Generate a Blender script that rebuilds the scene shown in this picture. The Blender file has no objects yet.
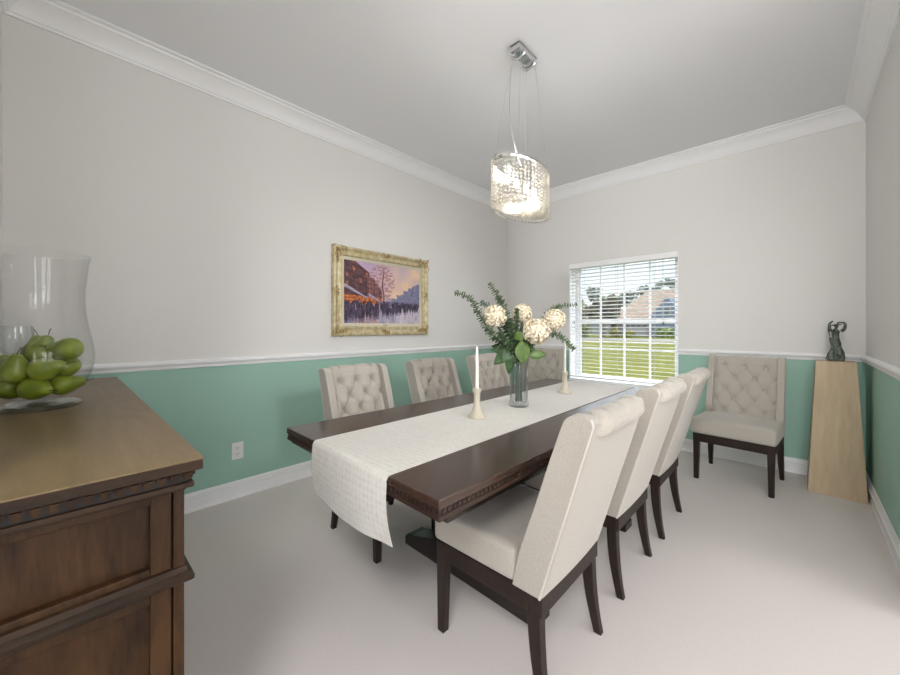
import bpy, bmesh, math, random
from mathutils import Vector, Matrix, noise
random.seed(7)
R = math.radians
PI = math.pi
SC = bpy.context.scene
COL = SC.collection

# ------------------------------------------------------------------ materials
def nt(name):
    m = bpy.data.materials.new(name); m.use_nodes = True
    t = m.node_tree; t.nodes.clear()
    o = t.nodes.new('ShaderNodeOutputMaterial')
    return m, t, o
def N(t, typ, **kw):
    n = t.nodes.new(typ)
    for k, v in kw.items():
        if k in n.inputs: n.inputs[k].default_value = v
        else: setattr(n, k, v)
    return n
def c4(c): return (c[0], c[1], c[2], 1)
def srgb(r, g, b):
    f = lambda v: (v/255/12.92) if v/255 <= .04045 else ((v/255+.055)/1.055)**2.4
    return (f(r), f(g), f(b))
def pbr(name, col, rough=.5, metal=0, spec=.5, bump=None, col2=None, nscale=20, stretch=None, cfac=(.35, .65), sheen=0, detail=4, coat=0):
    m, t, o = nt(name)
    p = N(t, 'ShaderNodeBsdfPrincipled'); p.inputs['Base Color'].default_value = c4(col)
    p.inputs['Roughness'].default_value = rough; p.inputs['Metallic'].default_value = metal
    p.inputs['Specular IOR Level'].default_value = spec
    if sheen: p.inputs['Sheen Weight'].default_value = sheen
    if coat: p.inputs['Coat Weight'].default_value = coat; p.inputs['Coat Roughness'].default_value = .2
    t.links.new(p.outputs[0], o.inputs[0])
    tc = N(t, 'ShaderNodeTexCoord'); mp = N(t, 'ShaderNodeMapping')
    t.links.new(tc.outputs['Object'], mp.inputs[0])
    if stretch: mp.inputs['Scale'].default_value = stretch
    if col2 is not None:
        n = N(t, 'ShaderNodeTexNoise'); n.inputs['Scale'].default_value = nscale; n.inputs['Detail'].default_value = detail
        t.links.new(mp.outputs[0], n.inputs['Vector'])
        r = N(t, 'ShaderNodeValToRGB'); r.color_ramp.elements[0].position = cfac[0]; r.color_ramp.elements[1].position = cfac[1]
        r.color_ramp.elements[0].color = c4(col); r.color_ramp.elements[1].color = c4(col2)
        t.links.new(n.outputs['Fac'], r.inputs[0]); t.links.new(r.outputs[0], p.inputs['Base Color'])
    if bump:
        sc, st, di = bump
        n = N(t, 'ShaderNodeTexNoise'); n.inputs['Scale'].default_value = sc; n.inputs['Detail'].default_value = 3
        t.links.new(mp.outputs[0] if stretch else tc.outputs['Object'], n.inputs['Vector'])
        b = N(t, 'ShaderNodeBump'); b.inputs['Strength'].default_value = st; b.inputs['Distance'].default_value = di
        t.links.new(n.outputs['Fac'], b.inputs['Height']); t.links.new(b.outputs[0], p.inputs['Normal'])
    return m
M = {}
M['wall'] = pbr('warm_white_paint', (.74, .725, .70), .75, bump=(90, .08, .002))
M['green'] = pbr('sage_green_paint', (.32, .52, .425), .7, bump=(90, .08, .002))
M['ceil'] = pbr('ceiling_paint', (.84, .845, .86), .9)
M['trim'] = pbr('white_trim_paint', (.86, .86, .86), .38)
M['carpet'] = pbr('pale_carpet', (.70, .635, .60), .95, spec=.1, bump=(330, .28, .005), col2=(.76, .70, .665), nscale=200, sheen=.2)
M['linen'] = pbr('beige_linen', (.41, .372, .32), .9, spec=.12, bump=(700, .25, .0015), col2=(.48, .442, .388), nscale=260, sheen=.3)
M['piping'] = pbr('linen_piping', (.58, .54, .48), .8, spec=.15)
M['espresso'] = pbr('espresso_wood', (.016, .009, .007), .45, spec=.3, bump=(60, .05, .001), col2=(.028, .016, .012), nscale=14, stretch=(8, 8, 1))
M['table'] = pbr('table_wood', (.044, .022, .015), .24, bump=(30, .03, .0006), col2=(.058, .035, .025), nscale=9, stretch=(12, 1, 12), spec=.55)
M['table_dark'] = pbr('table_base_wood', (.018, .012, .010), .25, spec=.6)
M['table_edge'] = pbr('table_edge_wood', (.032, .017, .012), .4, spec=.35, col2=(.05, .027, .019), nscale=12, stretch=(10, 1, 10))
M['groove'] = pbr('groove_dark', (.010, .007, .006), .6)
M['chrome'] = pbr('chrome', (.75, .75, .76), .12, metal=1)
M['steel'] = pbr('brushed_steel', (.6, .6, .6), .35, metal=1)
M['cream'] = pbr('cream_ceramic', (.52, .475, .375), .45, bump=(25, .1, .002))
M['wax'] = pbr('candle_wax', (.78, .76, .70), .4, spec=.4)
M['plastic'] = pbr('white_plastic', (.75, .75, .74), .35)
M['plastic_dark'] = pbr('dark_slot', (.05, .05, .05), .5)
M['plywood'] = pbr('birch_ply', (.46, .345, .215), .55, col2=(.54, .415, .275), nscale=5, stretch=(6, 6, .7), bump=(60, .03, .001))
M['bronze'] = pbr('patinated_bronze', (.045, .055, .042), .55, metal=.35, col2=(.16, .19, .15), nscale=55, bump=(120, .4, .004))
M['leaf'] = pbr('leaf_green', (.025, .065, .018), .45, col2=(.05, .11, .03), nscale=30)
M['leaf_light'] = pbr('leaf_fresh_green', (.055, .115, .02), .42, col2=(.11, .17, .03), nscale=25)
M['euca'] = pbr('eucalyptus_green', (.08, .13, .065), .55, col2=(.16, .23, .11), nscale=40)
M['stem'] = pbr('stem_green', (.028, .062, .026), .5)
M['hyd'] = pbr('hydrangea_cream', (.70, .60, .43), .7, col2=(.82, .75, .60), nscale=45, sheen=.2)
M['pear'] = pbr('pear_skin', (.13, .19, .010), .30, col2=(.29, .35, .035), nscale=14, spec=.5, bump=(120, .05, .001))
M['pear_stem'] = pbr('pear_stem', (.05, .03, .015), .7)
M['gilt'] = pbr('antique_gilt', (.50, .40, .20), .45, metal=.25, col2=(.70, .62, .42), nscale=22, bump=(60, .5, .006))
M['gilt_dark'] = pbr('aged_gilt', (.26, .15, .05), .45, metal=.5, col2=(.55, .38, .14), nscale=40, bump=(90, .6, .006))
M['liner'] = pbr('cream_liner', (.66, .60, .46), .7)
M['blind'] = pbr('blind_white', (.88, .88, .88), .4)
M['vinyl'] = pbr('white_vinyl', (.76, .76, .77), .4)
M['cordw'] = pbr('cord_grey', (.45, .45, .46), .6)
M['tassel'] = pbr('tassel_dark', (.02, .02, .02), .5)

def mat_runner():
    m, t, o = nt('woven_runner')
    p = N(t, 'ShaderNodeBsdfPrincipled'); p.inputs['Roughness'].default_value = .7
    p.inputs['Sheen Weight'].default_value = .3
    uv = N(t, 'ShaderNodeUVMap')
    mp = N(t, 'ShaderNodeMapping'); mp.inputs['Scale'].default_value = (1, 1, 1); mp.inputs['Rotation'].default_value = (0, 0, R(45))
    t.links.new(uv.outputs[0], mp.inputs[0])
    w1 = N(t, 'ShaderNodeTexChecker'); w1.inputs['Scale'].default_value = 62
    t.links.new(mp.outputs[0], w1.inputs['Vector'])
    v = N(t, 'ShaderNodeTexVoronoi'); v.inputs['Scale'].default_value = 46
    t.links.new(mp.outputs[0], v.inputs['Vector'])
    mx = N(t, 'ShaderNodeMix', data_type='RGBA')
    mx.inputs[6].default_value = c4((.58, .55, .48)); mx.inputs[7].default_value = c4((.69, .67, .62))
    mth = N(t, 'ShaderNodeMath', operation='MULTIPLY_ADD'); mth.inputs[1].default_value = .55
    t.links.new(w1.outputs['Fac'], mth.inputs[0]); t.links.new(v.outputs['Distance'], mth.inputs[2])
    t.links.new(mth.outputs[0], mx.inputs[0])
    t.links.new(mx.outputs[2], p.inputs['Base Color'])
    b = N(t, 'ShaderNodeBump'); b.inputs['Strength'].default_value = .35; b.inputs['Distance'].default_value = .002
    t.links.new(mth.outputs[0], b.inputs['Height']); t.links.new(b.outputs[0], p.inputs['Normal'])
    t.links.new(p.outputs[0], o.inputs[0])
    return m
M['runner'] = mat_runner()

def mat_oak(name, a, b_, sc, rough, dist=1.2, rot=(0, 0, 0), spec=.22):
    m, t, o = nt(name)
    p = N(t, 'ShaderNodeBsdfPrincipled'); p.inputs['Roughness'].default_value = rough; p.inputs['Specular IOR Level'].default_value = spec
    tc = N(t, 'ShaderNodeTexCoord'); mp = N(t, 'ShaderNodeMapping'); mp.inputs['Scale'].default_value = sc
    mp.inputs['Rotation'].default_value = rot
    t.links.new(tc.outputs['Object'], mp.inputs[0])
    w = N(t, 'ShaderNodeTexNoise'); w.inputs['Scale'].default_value = 2.2; w.inputs['Detail'].default_value = 8; w.inputs['Distortion'].default_value = dist
    f = N(t, 'ShaderNodeTexNoise'); f.inputs['Scale'].default_value = 26; f.inputs['Detail'].default_value = 5
    t.links.new(mp.outputs[0], w.inputs['Vector']); t.links.new(mp.outputs[0], f.inputs['Vector'])
    mm = N(t, 'ShaderNodeMath', operation='MULTIPLY_ADD'); mm.inputs[1].default_value = .45
    t.links.new(f.outputs['Fac'], mm.inputs[0]); t.links.new(w.outputs['Fac'], mm.inputs[2])
    r = N(t, 'ShaderNodeValToRGB'); r.color_ramp.elements[0].position = .52; r.color_ramp.elements[1].position = .9
    r.color_ramp.elements[0].color = c4(a); r.color_ramp.elements[1].color = c4(b_)
    t.links.new(mm.outputs[0], r.inputs[0]); t.links.new(r.outputs[0], p.inputs['Base Color'])
    b = N(t, 'ShaderNodeBump'); b.inputs['Strength'].default_value = .15; b.inputs['Distance'].default_value = .001
    t.links.new(f.outputs['Fac'], b.inputs['Height']); t.links.new(b.outputs[0], p.inputs['Normal'])
    t.links.new(p.outputs[0], o.inputs[0])
    return m
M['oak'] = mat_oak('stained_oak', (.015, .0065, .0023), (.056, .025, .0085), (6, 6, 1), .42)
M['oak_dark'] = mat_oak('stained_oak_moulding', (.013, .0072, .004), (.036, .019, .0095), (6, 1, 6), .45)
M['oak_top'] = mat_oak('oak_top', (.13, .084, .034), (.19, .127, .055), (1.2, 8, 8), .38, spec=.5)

def mat_glass(name, tint, edge, gl=1.0, rough=0.0):
    m, t, o = nt(name)
    lw = N(t, 'ShaderNodeLayerWeight'); lw.inputs['Blend'].default_value = .25
    mx = N(t, 'ShaderNodeMix', data_type='RGBA'); mx.inputs[6].default_value = c4(tint); mx.inputs[7].default_value = c4(edge)
    t.links.new(lw.outputs['Facing'], mx.inputs[0])
    tr = N(t, 'ShaderNodeBsdfTransparent'); t.links.new(mx.outputs[2], tr.inputs[0])
    gs = N(t, 'ShaderNodeBsdfGlossy'); gs.inputs['Roughness'].default_value = rough
    l2 = N(t, 'ShaderNodeLayerWeight'); l2.inputs['Blend'].default_value = .5
    pw = N(t, 'ShaderNodeMath', operation='POWER'); pw.inputs[1].default_value = 4
    t.links.new(l2.outputs['Facing'], pw.inputs[0])
    mu = N(t, 'ShaderNodeMath', operation='MULTIPLY_ADD'); mu.inputs[1].default_value = .45*gl; mu.inputs[2].default_value = .035*gl
    t.links.new(pw.outputs[0], mu.inputs[0])
    ms = N(t, 'ShaderNodeMixShader'); t.links.new(mu.outputs[0], ms.inputs[0])
    t.links.new(tr.outputs[0], ms.inputs[1]); t.links.new(gs.outputs[0], ms.inputs[2]); t.links.new(ms.outputs[0], o.inputs[0])
    return m
M['glass'] = mat_glass('clear_glass', (.99, .99, .99), (.88, .89, .885), .55)
M['glass_foot'] = mat_glass('thick_clear_glass', (.95, .965, .955), (.78, .83, .80), 1.8)
M['crystal'] = mat_glass('cut_crystal', (.97, .975, .98), (.80, .83, .84), 2.4, .03)
M['pane'] = mat_glass('window_glass', (.99, .99, .99), (.97, .97, .97), .5)
def mat_bead():
    m, t, o = nt('crystal_bead')
    tr = N(t, 'ShaderNodeBsdfTransparent'); tr.inputs[0].default_value = (.96, .95, .92, 1)
    gs = N(t, 'ShaderNodeBsdfGlossy'); gs.inputs['Roughness'].default_value = .08; gs.inputs[0].default_value = (.95, .93, .9, 1)
    tl = N(t, 'ShaderNodeBsdfTranslucent'); tl.inputs[0].default_value = (.95, .92, .86, 1)
    a = N(t, 'ShaderNodeMixShader'); a.inputs[0].default_value = .34
    b = N(t, 'ShaderNodeMixShader'); b.inputs[0].default_value = .12
    t.links.new(tr.outputs[0], a.inputs[1]); t.links.new(gs.outputs[0], a.inputs[2])
    t.links.new(a.outputs[0], b.inputs[1]); t.links.new(tl.outputs[0], b.inputs[2]); t.links.new(b.outputs[0], o.inputs[0])
    return m
M['bead'] = mat_bead()
def emis(name, col, s):
    m, t, o = nt(name); e = N(t, 'ShaderNodeEmission'); e.inputs[0].default_value = c4(col); e.inputs[1].default_value = s
    t.links.new(e.outputs[0], o.inputs[0]); return m
M['bulb'] = emis('warm_bulb', (1, .88, .70), 7)
# outside
M['lawn'] = pbr('lawn_grass', (.052, .056, .005), .9, spec=.05, col2=(.076, .076, .009), nscale=.9, detail=8)
M['walk'] = pbr('pale_concrete', (.15, .14, .135), .9)
M['road'] = pbr('road_asphalt', (.085, .078, .075), .9)
M['roof'] = pbr('tan_shingle', (.11, .08, .058), .9, col2=(.135, .10, .075), nscale=2)
M['siding'] = pbr('grey_siding', (.10, .105, .115), .8)
M['siding_blue'] = pbr('blue_grey_siding', (.05, .07, .10), .8)
M['house_white'] = pbr('white_house_trim', (.15, .148, .146), .7)
M['house_glass'] = pbr('dark_house_glass', (.04, .05, .06), .2)
M['bark'] = pbr('tree_bark', (.11, .085, .065), .9)
M['tree_a'] = pbr('olive_foliage', (.07, .085, .02), .8, col2=(.13, .13, .035), nscale=1.5)
M['tree_b'] = pbr('dull_foliage', (.065, .06, .042), .8, col2=(.11, .10, .06), nscale=1.5)
M['tree_c'] = pbr('far_pine_foliage', (.10, .125, .115), .9, col2=(.15, .175, .155), nscale=.8)  # distance haze is mixed into this paler foliage colour
M['shrub_y'] = pbr('yellow_shrub', (.17, .15, .02), .8, col2=(.11, .13, .02), nscale=3)
M['shrub_g'] = pbr('green_shrub', (.09, .14, .04), .8, col2=(.16, .20, .07), nscale=3)

# ------------------------------------------------------------------ mesh builder
class MB:
    def __init__(s): s.v = []; s.f = []; s.mi = []; s.uv = None
    def add(s, vs, fs, mi=0):
        b = len(s.v); s.v += [tuple(v) for v in vs]; s.f += [[b+i for i in f] for f in fs]; s.mi += [mi]*len(fs)
    def box(s, x0, x1, y0, y1, z0, z1, mi=0, mat=None):
        vs = [(x0,y0,z0),(x1,y0,z0),(x1,y1,z0),(x0,y1,z0),(x0,y0,z1),(x1,y0,z1),(x1,y1,z1),(x0,y1,z1)]
        if mat: vs = [mat @ Vector(v) for v in vs]
        s.add(vs, [(3,2,1,0),(4,5,6,7),(0,1,5,4),(1,2,6,5),(2,3,7,6),(3,0,4,7)], mi)
    def frustum(s, x0, x1, y0, y1, z0, X0, X1, Y0, Y1, z1, mi=0):
        s.add([(x0,y0,z0),(x1,y0,z0),(x1,y1,z0),(x0,y1,z0),(X0,Y0,z1),(X1,Y0,z1),(X1,Y1,z1),(X0,Y1,z1)],
              [(3,2,1,0),(4,5,6,7),(0,1,5,4),(1,2,6,5),(2,3,7,6),(3,0,4,7)], mi)
    def prism(s, pts, fn, a, b, mi=0):      # polygon pts (p,q) extruded from a to b, fn(p,q,w)->xyz
        n = len(pts)
        s.add([fn(p, q, a) for p, q in pts]+[fn(p, q, b) for p, q in pts],
              [list(range(n))[::-1], list(range(n, 2*n))]+[(i, (i+1) % n, n+(i+1) % n, n+i) for i in range(n)], mi)
    def tube(s, pts, r, n=8, mi=0, cap=True, flat=1.0):
        pts = [Vector(p) for p in pts]
        rr = r if isinstance(r, (list, tuple)) else [r]*len(pts)
        up = None; rings = []
        for i, p in enumerate(pts):
            d = (pts[min(i+1, len(pts)-1)]-pts[max(i-1, 0)])
            d = d.normalized() if d.length > 1e-9 else Vector((0, 0, 1))
            if up is None:
                up = Vector((0, 0, 1)) if abs(d.z) < .9 else Vector((1, 0, 0))
            a = d.cross(up).normalized(); b = a.cross(d).normalized(); up = b
            rings.append([p+a*math.cos(2*PI*k/n)*rr[i]+b*math.sin(2*PI*k/n)*rr[i]*flat for k in range(n)])
        vs = [v for g in rings for v in g]; fs = []
        for i in range(len(pts)-1):
            for k in range(n):
                fs.append((i*n+k, i*n+(k+1) % n, (i+1)*n+(k+1) % n, (i+1)*n+k))
        if cap: fs += [list(range(n))[::-1], [(len(pts)-1)*n+k for k in range(n)]]
        s.add(vs, fs, mi)
    def lathe(s, prof, n=32, mi=0, c=(0, 0, 0), rib=None, mat=None):   # prof list of (r,z)
        vs = []; fs = []
        for r, z in prof:
            for k in range(n):
                a = 2*PI*k/n; q = r*(1+(rib(a, z) if rib else 0))
                vs.append(Vector((c[0]+q*math.cos(a), c[1]+q*math.sin(a), c[2]+z)))
        if mat: vs = [mat @ v for v in vs]
        for i in range(len(prof)-1):
            for k in range(n): fs.append((i*n+k, i*n+(k+1) % n, (i+1)*n+(k+1) % n, (i+1)*n+k))
        if prof[0][0] > 1e-6 and prof[0] != prof[-1]: pass
        s.add(vs, fs, mi)
    def grid(s, nu, nv, fn, mi=0, closed_u=False):
        vs = [fn(i/(nu-(0 if closed_u else 1)), j/(nv-1)) for j in range(nv) for i in range(nu)]
        fs = []
        for j in range(nv-1):
            for i in range(nu if closed_u else nu-1):
                fs.append((j*nu+i, j*nu+(i+1) % nu, (j+1)*nu+(i+1) % nu, (j+1)*nu+i))
        s.add(vs, fs, mi)
    def sphere(s, c, r, n=12, m=8, mi=0, sc=(1, 1, 1), mat=None):
        vs = []; fs = []
        for j in range(m+1):
            th = PI*j/m
            for i in range(n):
                a = 2*PI*i/n
                v = Vector((r*sc[0]*math.sin(th)*math.cos(a), r*sc[1]*math.sin(th)*math.sin(a), r*sc[2]*math.cos(th)))
                if mat: v = mat @ v
                vs.append(v+Vector(c))
        for j in range(m):
            for i in range(n): fs.append((j*n+i, (j+1)*n+i, (j+1)*n+(i+1) % n, j*n+(i+1) % n))
        s.add(vs, fs, mi)
    def rbox(s, c, half, r, n=10, dome=0, mi=0, fn=None):
        hx, hy, hz = half
        ts = []
        for i in range(n+1):
            x = -1+2*i/n; ts.append(math.sin(x*PI/2) if True else x)
        cache = {}; vs = []; fs = []
        def vid(p):
            k = tuple(round(q, 5) for q in p)
            if k not in cache:
                P_ = Vector((p[0]*hx, p[1]*hy, p[2]*hz))
                q = Vector((max(-(hx-r), min(hx-r, P_.x)), max(-(hy-r), min(hy-r, P_.y)), max(-(hz-r), min(hz-r, P_.z))))
                d = P_-q
                if d.length > 1e-9: q = q+d.normalized()*r
                if dome and p[2] > 0: q.z += dome*(1-(q.x/hx)**2)*(1-(q.y/hy)**2)
                if fn: q = Vector(fn(q))
                cache[k] = len(vs); vs.append(q+Vector(c))
            return cache[k]
        for ax in range(3):
            for sg in (-1, 1):
                for i in range(n):
                    for j in range(n):
                        q = []
                        for a, b in ((i, j), (i+1, j), (i+1, j+1), (i, j+1)):
                            p = [0, 0, 0]; p[ax] = sg; p[(ax+1) % 3] = ts[a]; p[(ax+2) % 3] = ts[b]
                            q.append(vid(p))
                        if sg < 0: q = q[::-1]
                        fs.append(q)
        s.add(vs, fs, mi)
    def build(s, name, mats, parent=None, smooth=False, angle=35, bevel=0, seg=2, merge=False, loc=None, uvf=None):
        me = bpy.data.meshes.new(name); me.from_pydata(s.v, [], s.f)
        if not isinstance(mats, (list, tuple)): mats = [mats]
        for m in mats: me.materials.append(m)
        for p, i in zip(me.polygons, s.mi): p.material_index = i
        if uvf:
            uv = me.uv_layers.new(name='UVMap')
            for l in me.loops: uv.data[l.index].uv = uvf(l.vertex_index)
        bm = bmesh.new(); bm.from_mesh(me)
        if merge: bmesh.ops.remove_doubles(bm, verts=bm.verts, dist=1e-5)
        bmesh.ops.recalc_face_normals(bm, faces=bm.faces)
        bm.to_mesh(me); bm.free()
        if smooth:
            for p in me.polygons: p.use_smooth = True
            me.set_sharp_from_angle(angle=R(angle))
        me.update()
        o = bpy.data.objects.new(name, me); COL.objects.link(o)
        if parent: o.parent = parent
        if loc: o.location = loc
        if bevel:
            b = o.modifiers.new('b', 'BEVEL'); b.width = bevel; b.segments = seg; b.limit_method = 'ANGLE'; b.angle_limit = R(40)
        return o
def tag(o, label, cat, group=None):
    o['label'] = label; o['category'] = cat
    if group: o['group'] = group
    return o
def thing(name, label, cat, loc=(0, 0, 0), rz=0, group=None):
    o = bpy.data.objects.new(name, None); COL.objects.link(o); o.location = loc; o.rotation_euler = (0, 0, rz)
    o.empty_display_size = .1
    return tag(o, label, cat, group)
def struct(o): o['kind'] = 'structure'; return o
def copy_tree(o, parent=None):
    kids = list(o.children)
    c = o.copy(); COL.objects.link(c); c.parent = parent
    for ch in kids: copy_tree(ch, c)
    return c

# ------------------------------------------------------------------ room constants
XL, XR, YB, YN, ZC = -2.93, .385, 4.25, -.215, 2.94
WX0, WX1, WZ0, WZ1 = -2.02, -.865, .60, 2.0        # window opening in the back wall
WT = .24
RAIL0, RAIL1 = .955, 1.012
T = .13
FX, FY = 4.2, -4.6                                   # unseen hall, added beyond the openings to bring light in

def wall(name, boxes):
    mb = MB()
    for (x0, x1, y0, y1, z0, z1) in boxes:
        if z0 < .98 < z1:
            mb.box(x0, x1, y0, y1, z0, .98, 1); mb.box(x0, x1, y0, y1, .98, z1, 0)
        else: mb.box(x0, x1, y0, y1, z0, z1, 1 if z1 <= .98 else 0)
    return struct(mb.build(name, [M['wall'], M['green']]))
wall('wall_left', [(XL-T, XL, FY, YB+WT, 0, ZC)])
wall('wall_back', [(XL, WX0, YB, YB+WT, 0, ZC), (WX1, XR+T, YB, YB+WT, 0, ZC), (WX0, WX1, YB, YB+WT, 0, WZ0), (WX0, WX1, YB, YB+WT, WZ1, ZC)])
OY, OZ = 2.42, 2.80                                   # cased opening, added to let light in, in the right wall up to y=OY
wall('wall_right', [(XR, XR+T, OY, YB, 0, ZC), (XR, XR+T, YN-T, OY, OZ, ZC)])
OXN = -.92
wall('wall_near', [(XL, OXN, YN-T, YN, 0, ZC), (OXN, XR+T, YN-T, YN, OZ, ZC)])
# hall shell
mb = MB(); mb.box(XR+T, FX, YB-.6, YB-.6+T, 0, ZC); struct(mb.build('wall_hall_back', M['wall']))
def wall_windows(name, along, fixed, a0, a1, wins, out):
    mb = MB(); a = a0
    def bx(u0, u1, z0, z1):
        if along == 'x': mb.box(u0, u1, min(fixed, fixed+out*T), max(fixed, fixed+out*T), z0, z1)
        else: mb.box(min(fixed, fixed+out*T), max(fixed, fixed+out*T), u0, u1, z0, z1)
    for (u0, u1, z0, z1) in wins:
        bx(a, u0, 0, ZC); bx(u0, u1, 0, z0); bx(u0, u1, z1, ZC); a = u1
    bx(a, a1, 0, ZC)
    struct(mb.build(name, M['wall']))
hall_wins_y = [(-2.3, -1.3, .5, 2.3), (-.5, .5, .5, 2.3), (1.6, 2.6, .5, 2.3)]
hall_wins_x = [(-3.6, -2.6, .5, 2.3), (-1.6, -.6, .5, 2.3), (.6, 1.6, .5, 2.3), (2.0, 3.0, .5, 2.3)]
wall_windows('wall_hall_near', 'x', FY, XL, FX, hall_wins_y, -1)
wall_windows('wall_hall_right', 'y', FX, FY, YB-.6, hall_wins_x, 1)
mb = MB(); mb.box(XL-T, FX+T, FY-T, YB+WT, -.12, 0); struct(mb.build('floor', M['carpet']))
mb = MB(); mb.box(XL-T, FX+T, FY-T, YB+WT, ZC, ZC+.12); struct(mb.build('ceiling', M['ceil']))

wn = 1
def hall_window(cx, cy, w, z0, z1, rz):
    global wn
    wn += 1
    e = bpy.data.objects.new('window_%d' % wn, None); COL.objects.link(e); e.location = (cx, cy, z0); e.rotation_euler = (0, 0, rz); struct(e)
    h = z1-z0; f = MB()
    for b in ((-w/2, -w/2+.05, 0, h), (w/2-.05, w/2, 0, h), (-w/2+.05, w/2-.05, 0, .05), (-w/2+.05, w/2-.05, h-.05, h), (-w/2+.05, w/2-.05, h/2-.025, h/2+.025), (-.012, .012, .05, h/2-.025), (-.012, .012, h/2+.025, h-.05)):
        f.box(b[0], b[1], -.03, .03, b[2], b[3])
    f.build('window_frame', M['vinyl'], e)
    g = MB(); g.box(-w/2+.05, w/2-.05, -.003, .003, .05, h-.05); g.build('pane', M['pane'], e)
for (u0, u1, z0, z1) in hall_wins_y: hall_window((u0+u1)/2, FY-T/2, u1-u0, z0, z1, 0)
for (u0, u1, z0, z1) in hall_wins_x: hall_window(FX+T/2, (u0+u1)/2, u1-u0, z0, z1, R(90))

# trims: profile (out, z) extruded along walls
CROWN = [(0, 0), (.012, 0), (.016, .012), (.022, .014), (.03, .03), (.052, .062), (.082, .088), (.096, .094), (.1, .104), (.112, .106), (.12, .112), (.12, .12), (0, .12)]
CHAIR = [(0, 0), (.010, 0), (.014, .008), (.014, .018), (.020, .024), (.026, .034), (.026, .044), (.018, .050), (.010, .057), (0, .057)]
BASE = [(0, 0), (.020, 0), (.020, .012), (.014, .022), (.014, .078), (.021, .083), (.021, .090), (.013, .095), (.015, .102), (.010, .114), (.004, .122), (0, .122)]
tn = [0]
def run(name, prof, z, side, a, b, mit=(0, 0)):
    mb = MB(); n = len(prof)
    def pt(o_, zz, w, m): # m shift along
        w = w + m*o_
        if side == 'L': return (XL+o_, w, z+zz)
        if side == 'R': return (XR-o_, w, z+zz)
        if side == 'B': return (w, YB-o_, z+zz)
        if side == 'N': return (w, YN+o_, z+zz)
    A = [pt(p, q, a, mit[0]) for p, q in prof]; B = [pt(p, q, b, mit[1]) for p, q in prof]
    mb.add(A+B, [list(range(n))[::-1], list(range(n, 2*n))]+[(i, (i+1) % n, n+(i+1) % n, n+i) for i in range(n)])
    return struct(mb.build(name, M['trim'], smooth=True, angle=28))
def T_(): tn[0] += 1; return 'trim_%d' % tn[0]
zcr = ZC-.12
run(T_(), CROWN, zcr, 'L', YN, YB, (1, -1)); run(T_(), CROWN, zcr, 'B', XL, XR, (1, -1))
run(T_(), CROWN, zcr, 'R', YN, YB, (1, -1)); run(T_(), CROWN, zcr, 'N', XL, XR, (1, -1))
run(T_(), CHAIR, RAIL0, 'L', YN, YB, (1, -1)); run(T_(), CHAIR, RAIL0, 'B', XL, WX0-.0, (1, 0)); run(T_(), CHAIR, RAIL0, 'B', WX1+.0, XR, (0, -1))
run(T_(), CHAIR, RAIL0, 'R', OY+.09, YB, (0, -1)); run(T_(), CHAIR, RAIL0, 'N', XL, OXN-.09, (1, 0))
run('baseboard_left', BASE, 0, 'L', YN, YB, (1, -1)); run('baseboard_back', BASE, 0, 'B', XL, XR, (1, -1))
run('baseboard_right', BASE, 0, 'R', OY+.09, YB, (0, -1)); run('baseboard_near', BASE, 0, 'N', XL, OXN-.09, (1, 0))
# casings of the two openings
mb = MB(); mb.box(XR-.015, XR, OY, OY+.09, 0, OZ)
struct(mb.build(T_(), M['trim'], bevel=.004))
mb = MB(); mb.box(OXN-.09, OXN, YN, YN+.015, 0, OZ)
struct(mb.build(T_(), M['trim'], bevel=.004))

# ------------------------------------------------------------------ main window
w1 = bpy.data.objects.new('window_1', None); COL.objects.link(w1); w1.location = (0, 0, 0); struct(w1)
GY = YB+.19
fr = MB()
for (x0, x1, z0, z1) in ((WX0, WX0+.04, WZ0, WZ1), (WX1-.04, WX1, WZ0, WZ1), (WX0+.04, WX1-.04, WZ0, WZ0+.045), (WX0+.04, WX1-.04, WZ1-.04, WZ1)):
    fr.box(x0, x1, GY-.03, GY+.05, z0, z1)
fr.build('window_frame', M['vinyl'], w1, bevel=.004)
zm = 1.30
sa = MB()
a, b = WX0+.04, WX1-.04
sa.box(a, b, GY-.02, GY+.02, zm-.028, zm+.028)
for x in (a, b-.028): sa.box(x, x+.028, GY-.015, GY+.015, WZ0+.045, WZ1-.04)
sa.build('sash', M['vinyl'], w1, bevel=.003)
mu = MB()
for k in (1, 2, 3):
    x = a+(b-a)*k/4; mu.box(x-.009, x+.009, GY-.010, GY+.010, WZ0+.045, zm-.028); mu.box(x-.009, x+.009, GY-.010, GY+.010, zm+.028, WZ1-.04)
for z in ((WZ0+.045+zm)/2, (WZ1-.04+zm)/2+.0): mu.box(a, b, GY-.009, GY+.009, z-.009, z+.009)
mu.build('muntin', M['vinyl'], w1)
pn = MB(); pn.box(a, b, GY-.002, GY+.002, WZ0+.045, WZ1-.04); pn.build('pane', M['pane'], w1)
si = MB(); si.box(WX0-.03, WX1+.03, YB-.045, YB, WZ0-.028, WZ0); si.box(WX0, WX1, YB, GY-.03, WZ0-.0, WZ0+.012)
si.box(WX0-.01, WX1+.01, YB-.014, YB, WZ0-.085, WZ0-.028)
si.build('window_sill', M['trim'], w1, bevel=.005)
rv = MB()
rv.box(WX0, WX0+.006, YB+.001, GY-.03, WZ0+.012, WZ1); rv.box(WX1-.006, WX1, YB+.001, GY-.03, WZ0+.012, WZ1)
rv.build('reveal', M['trim'], w1)
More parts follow.
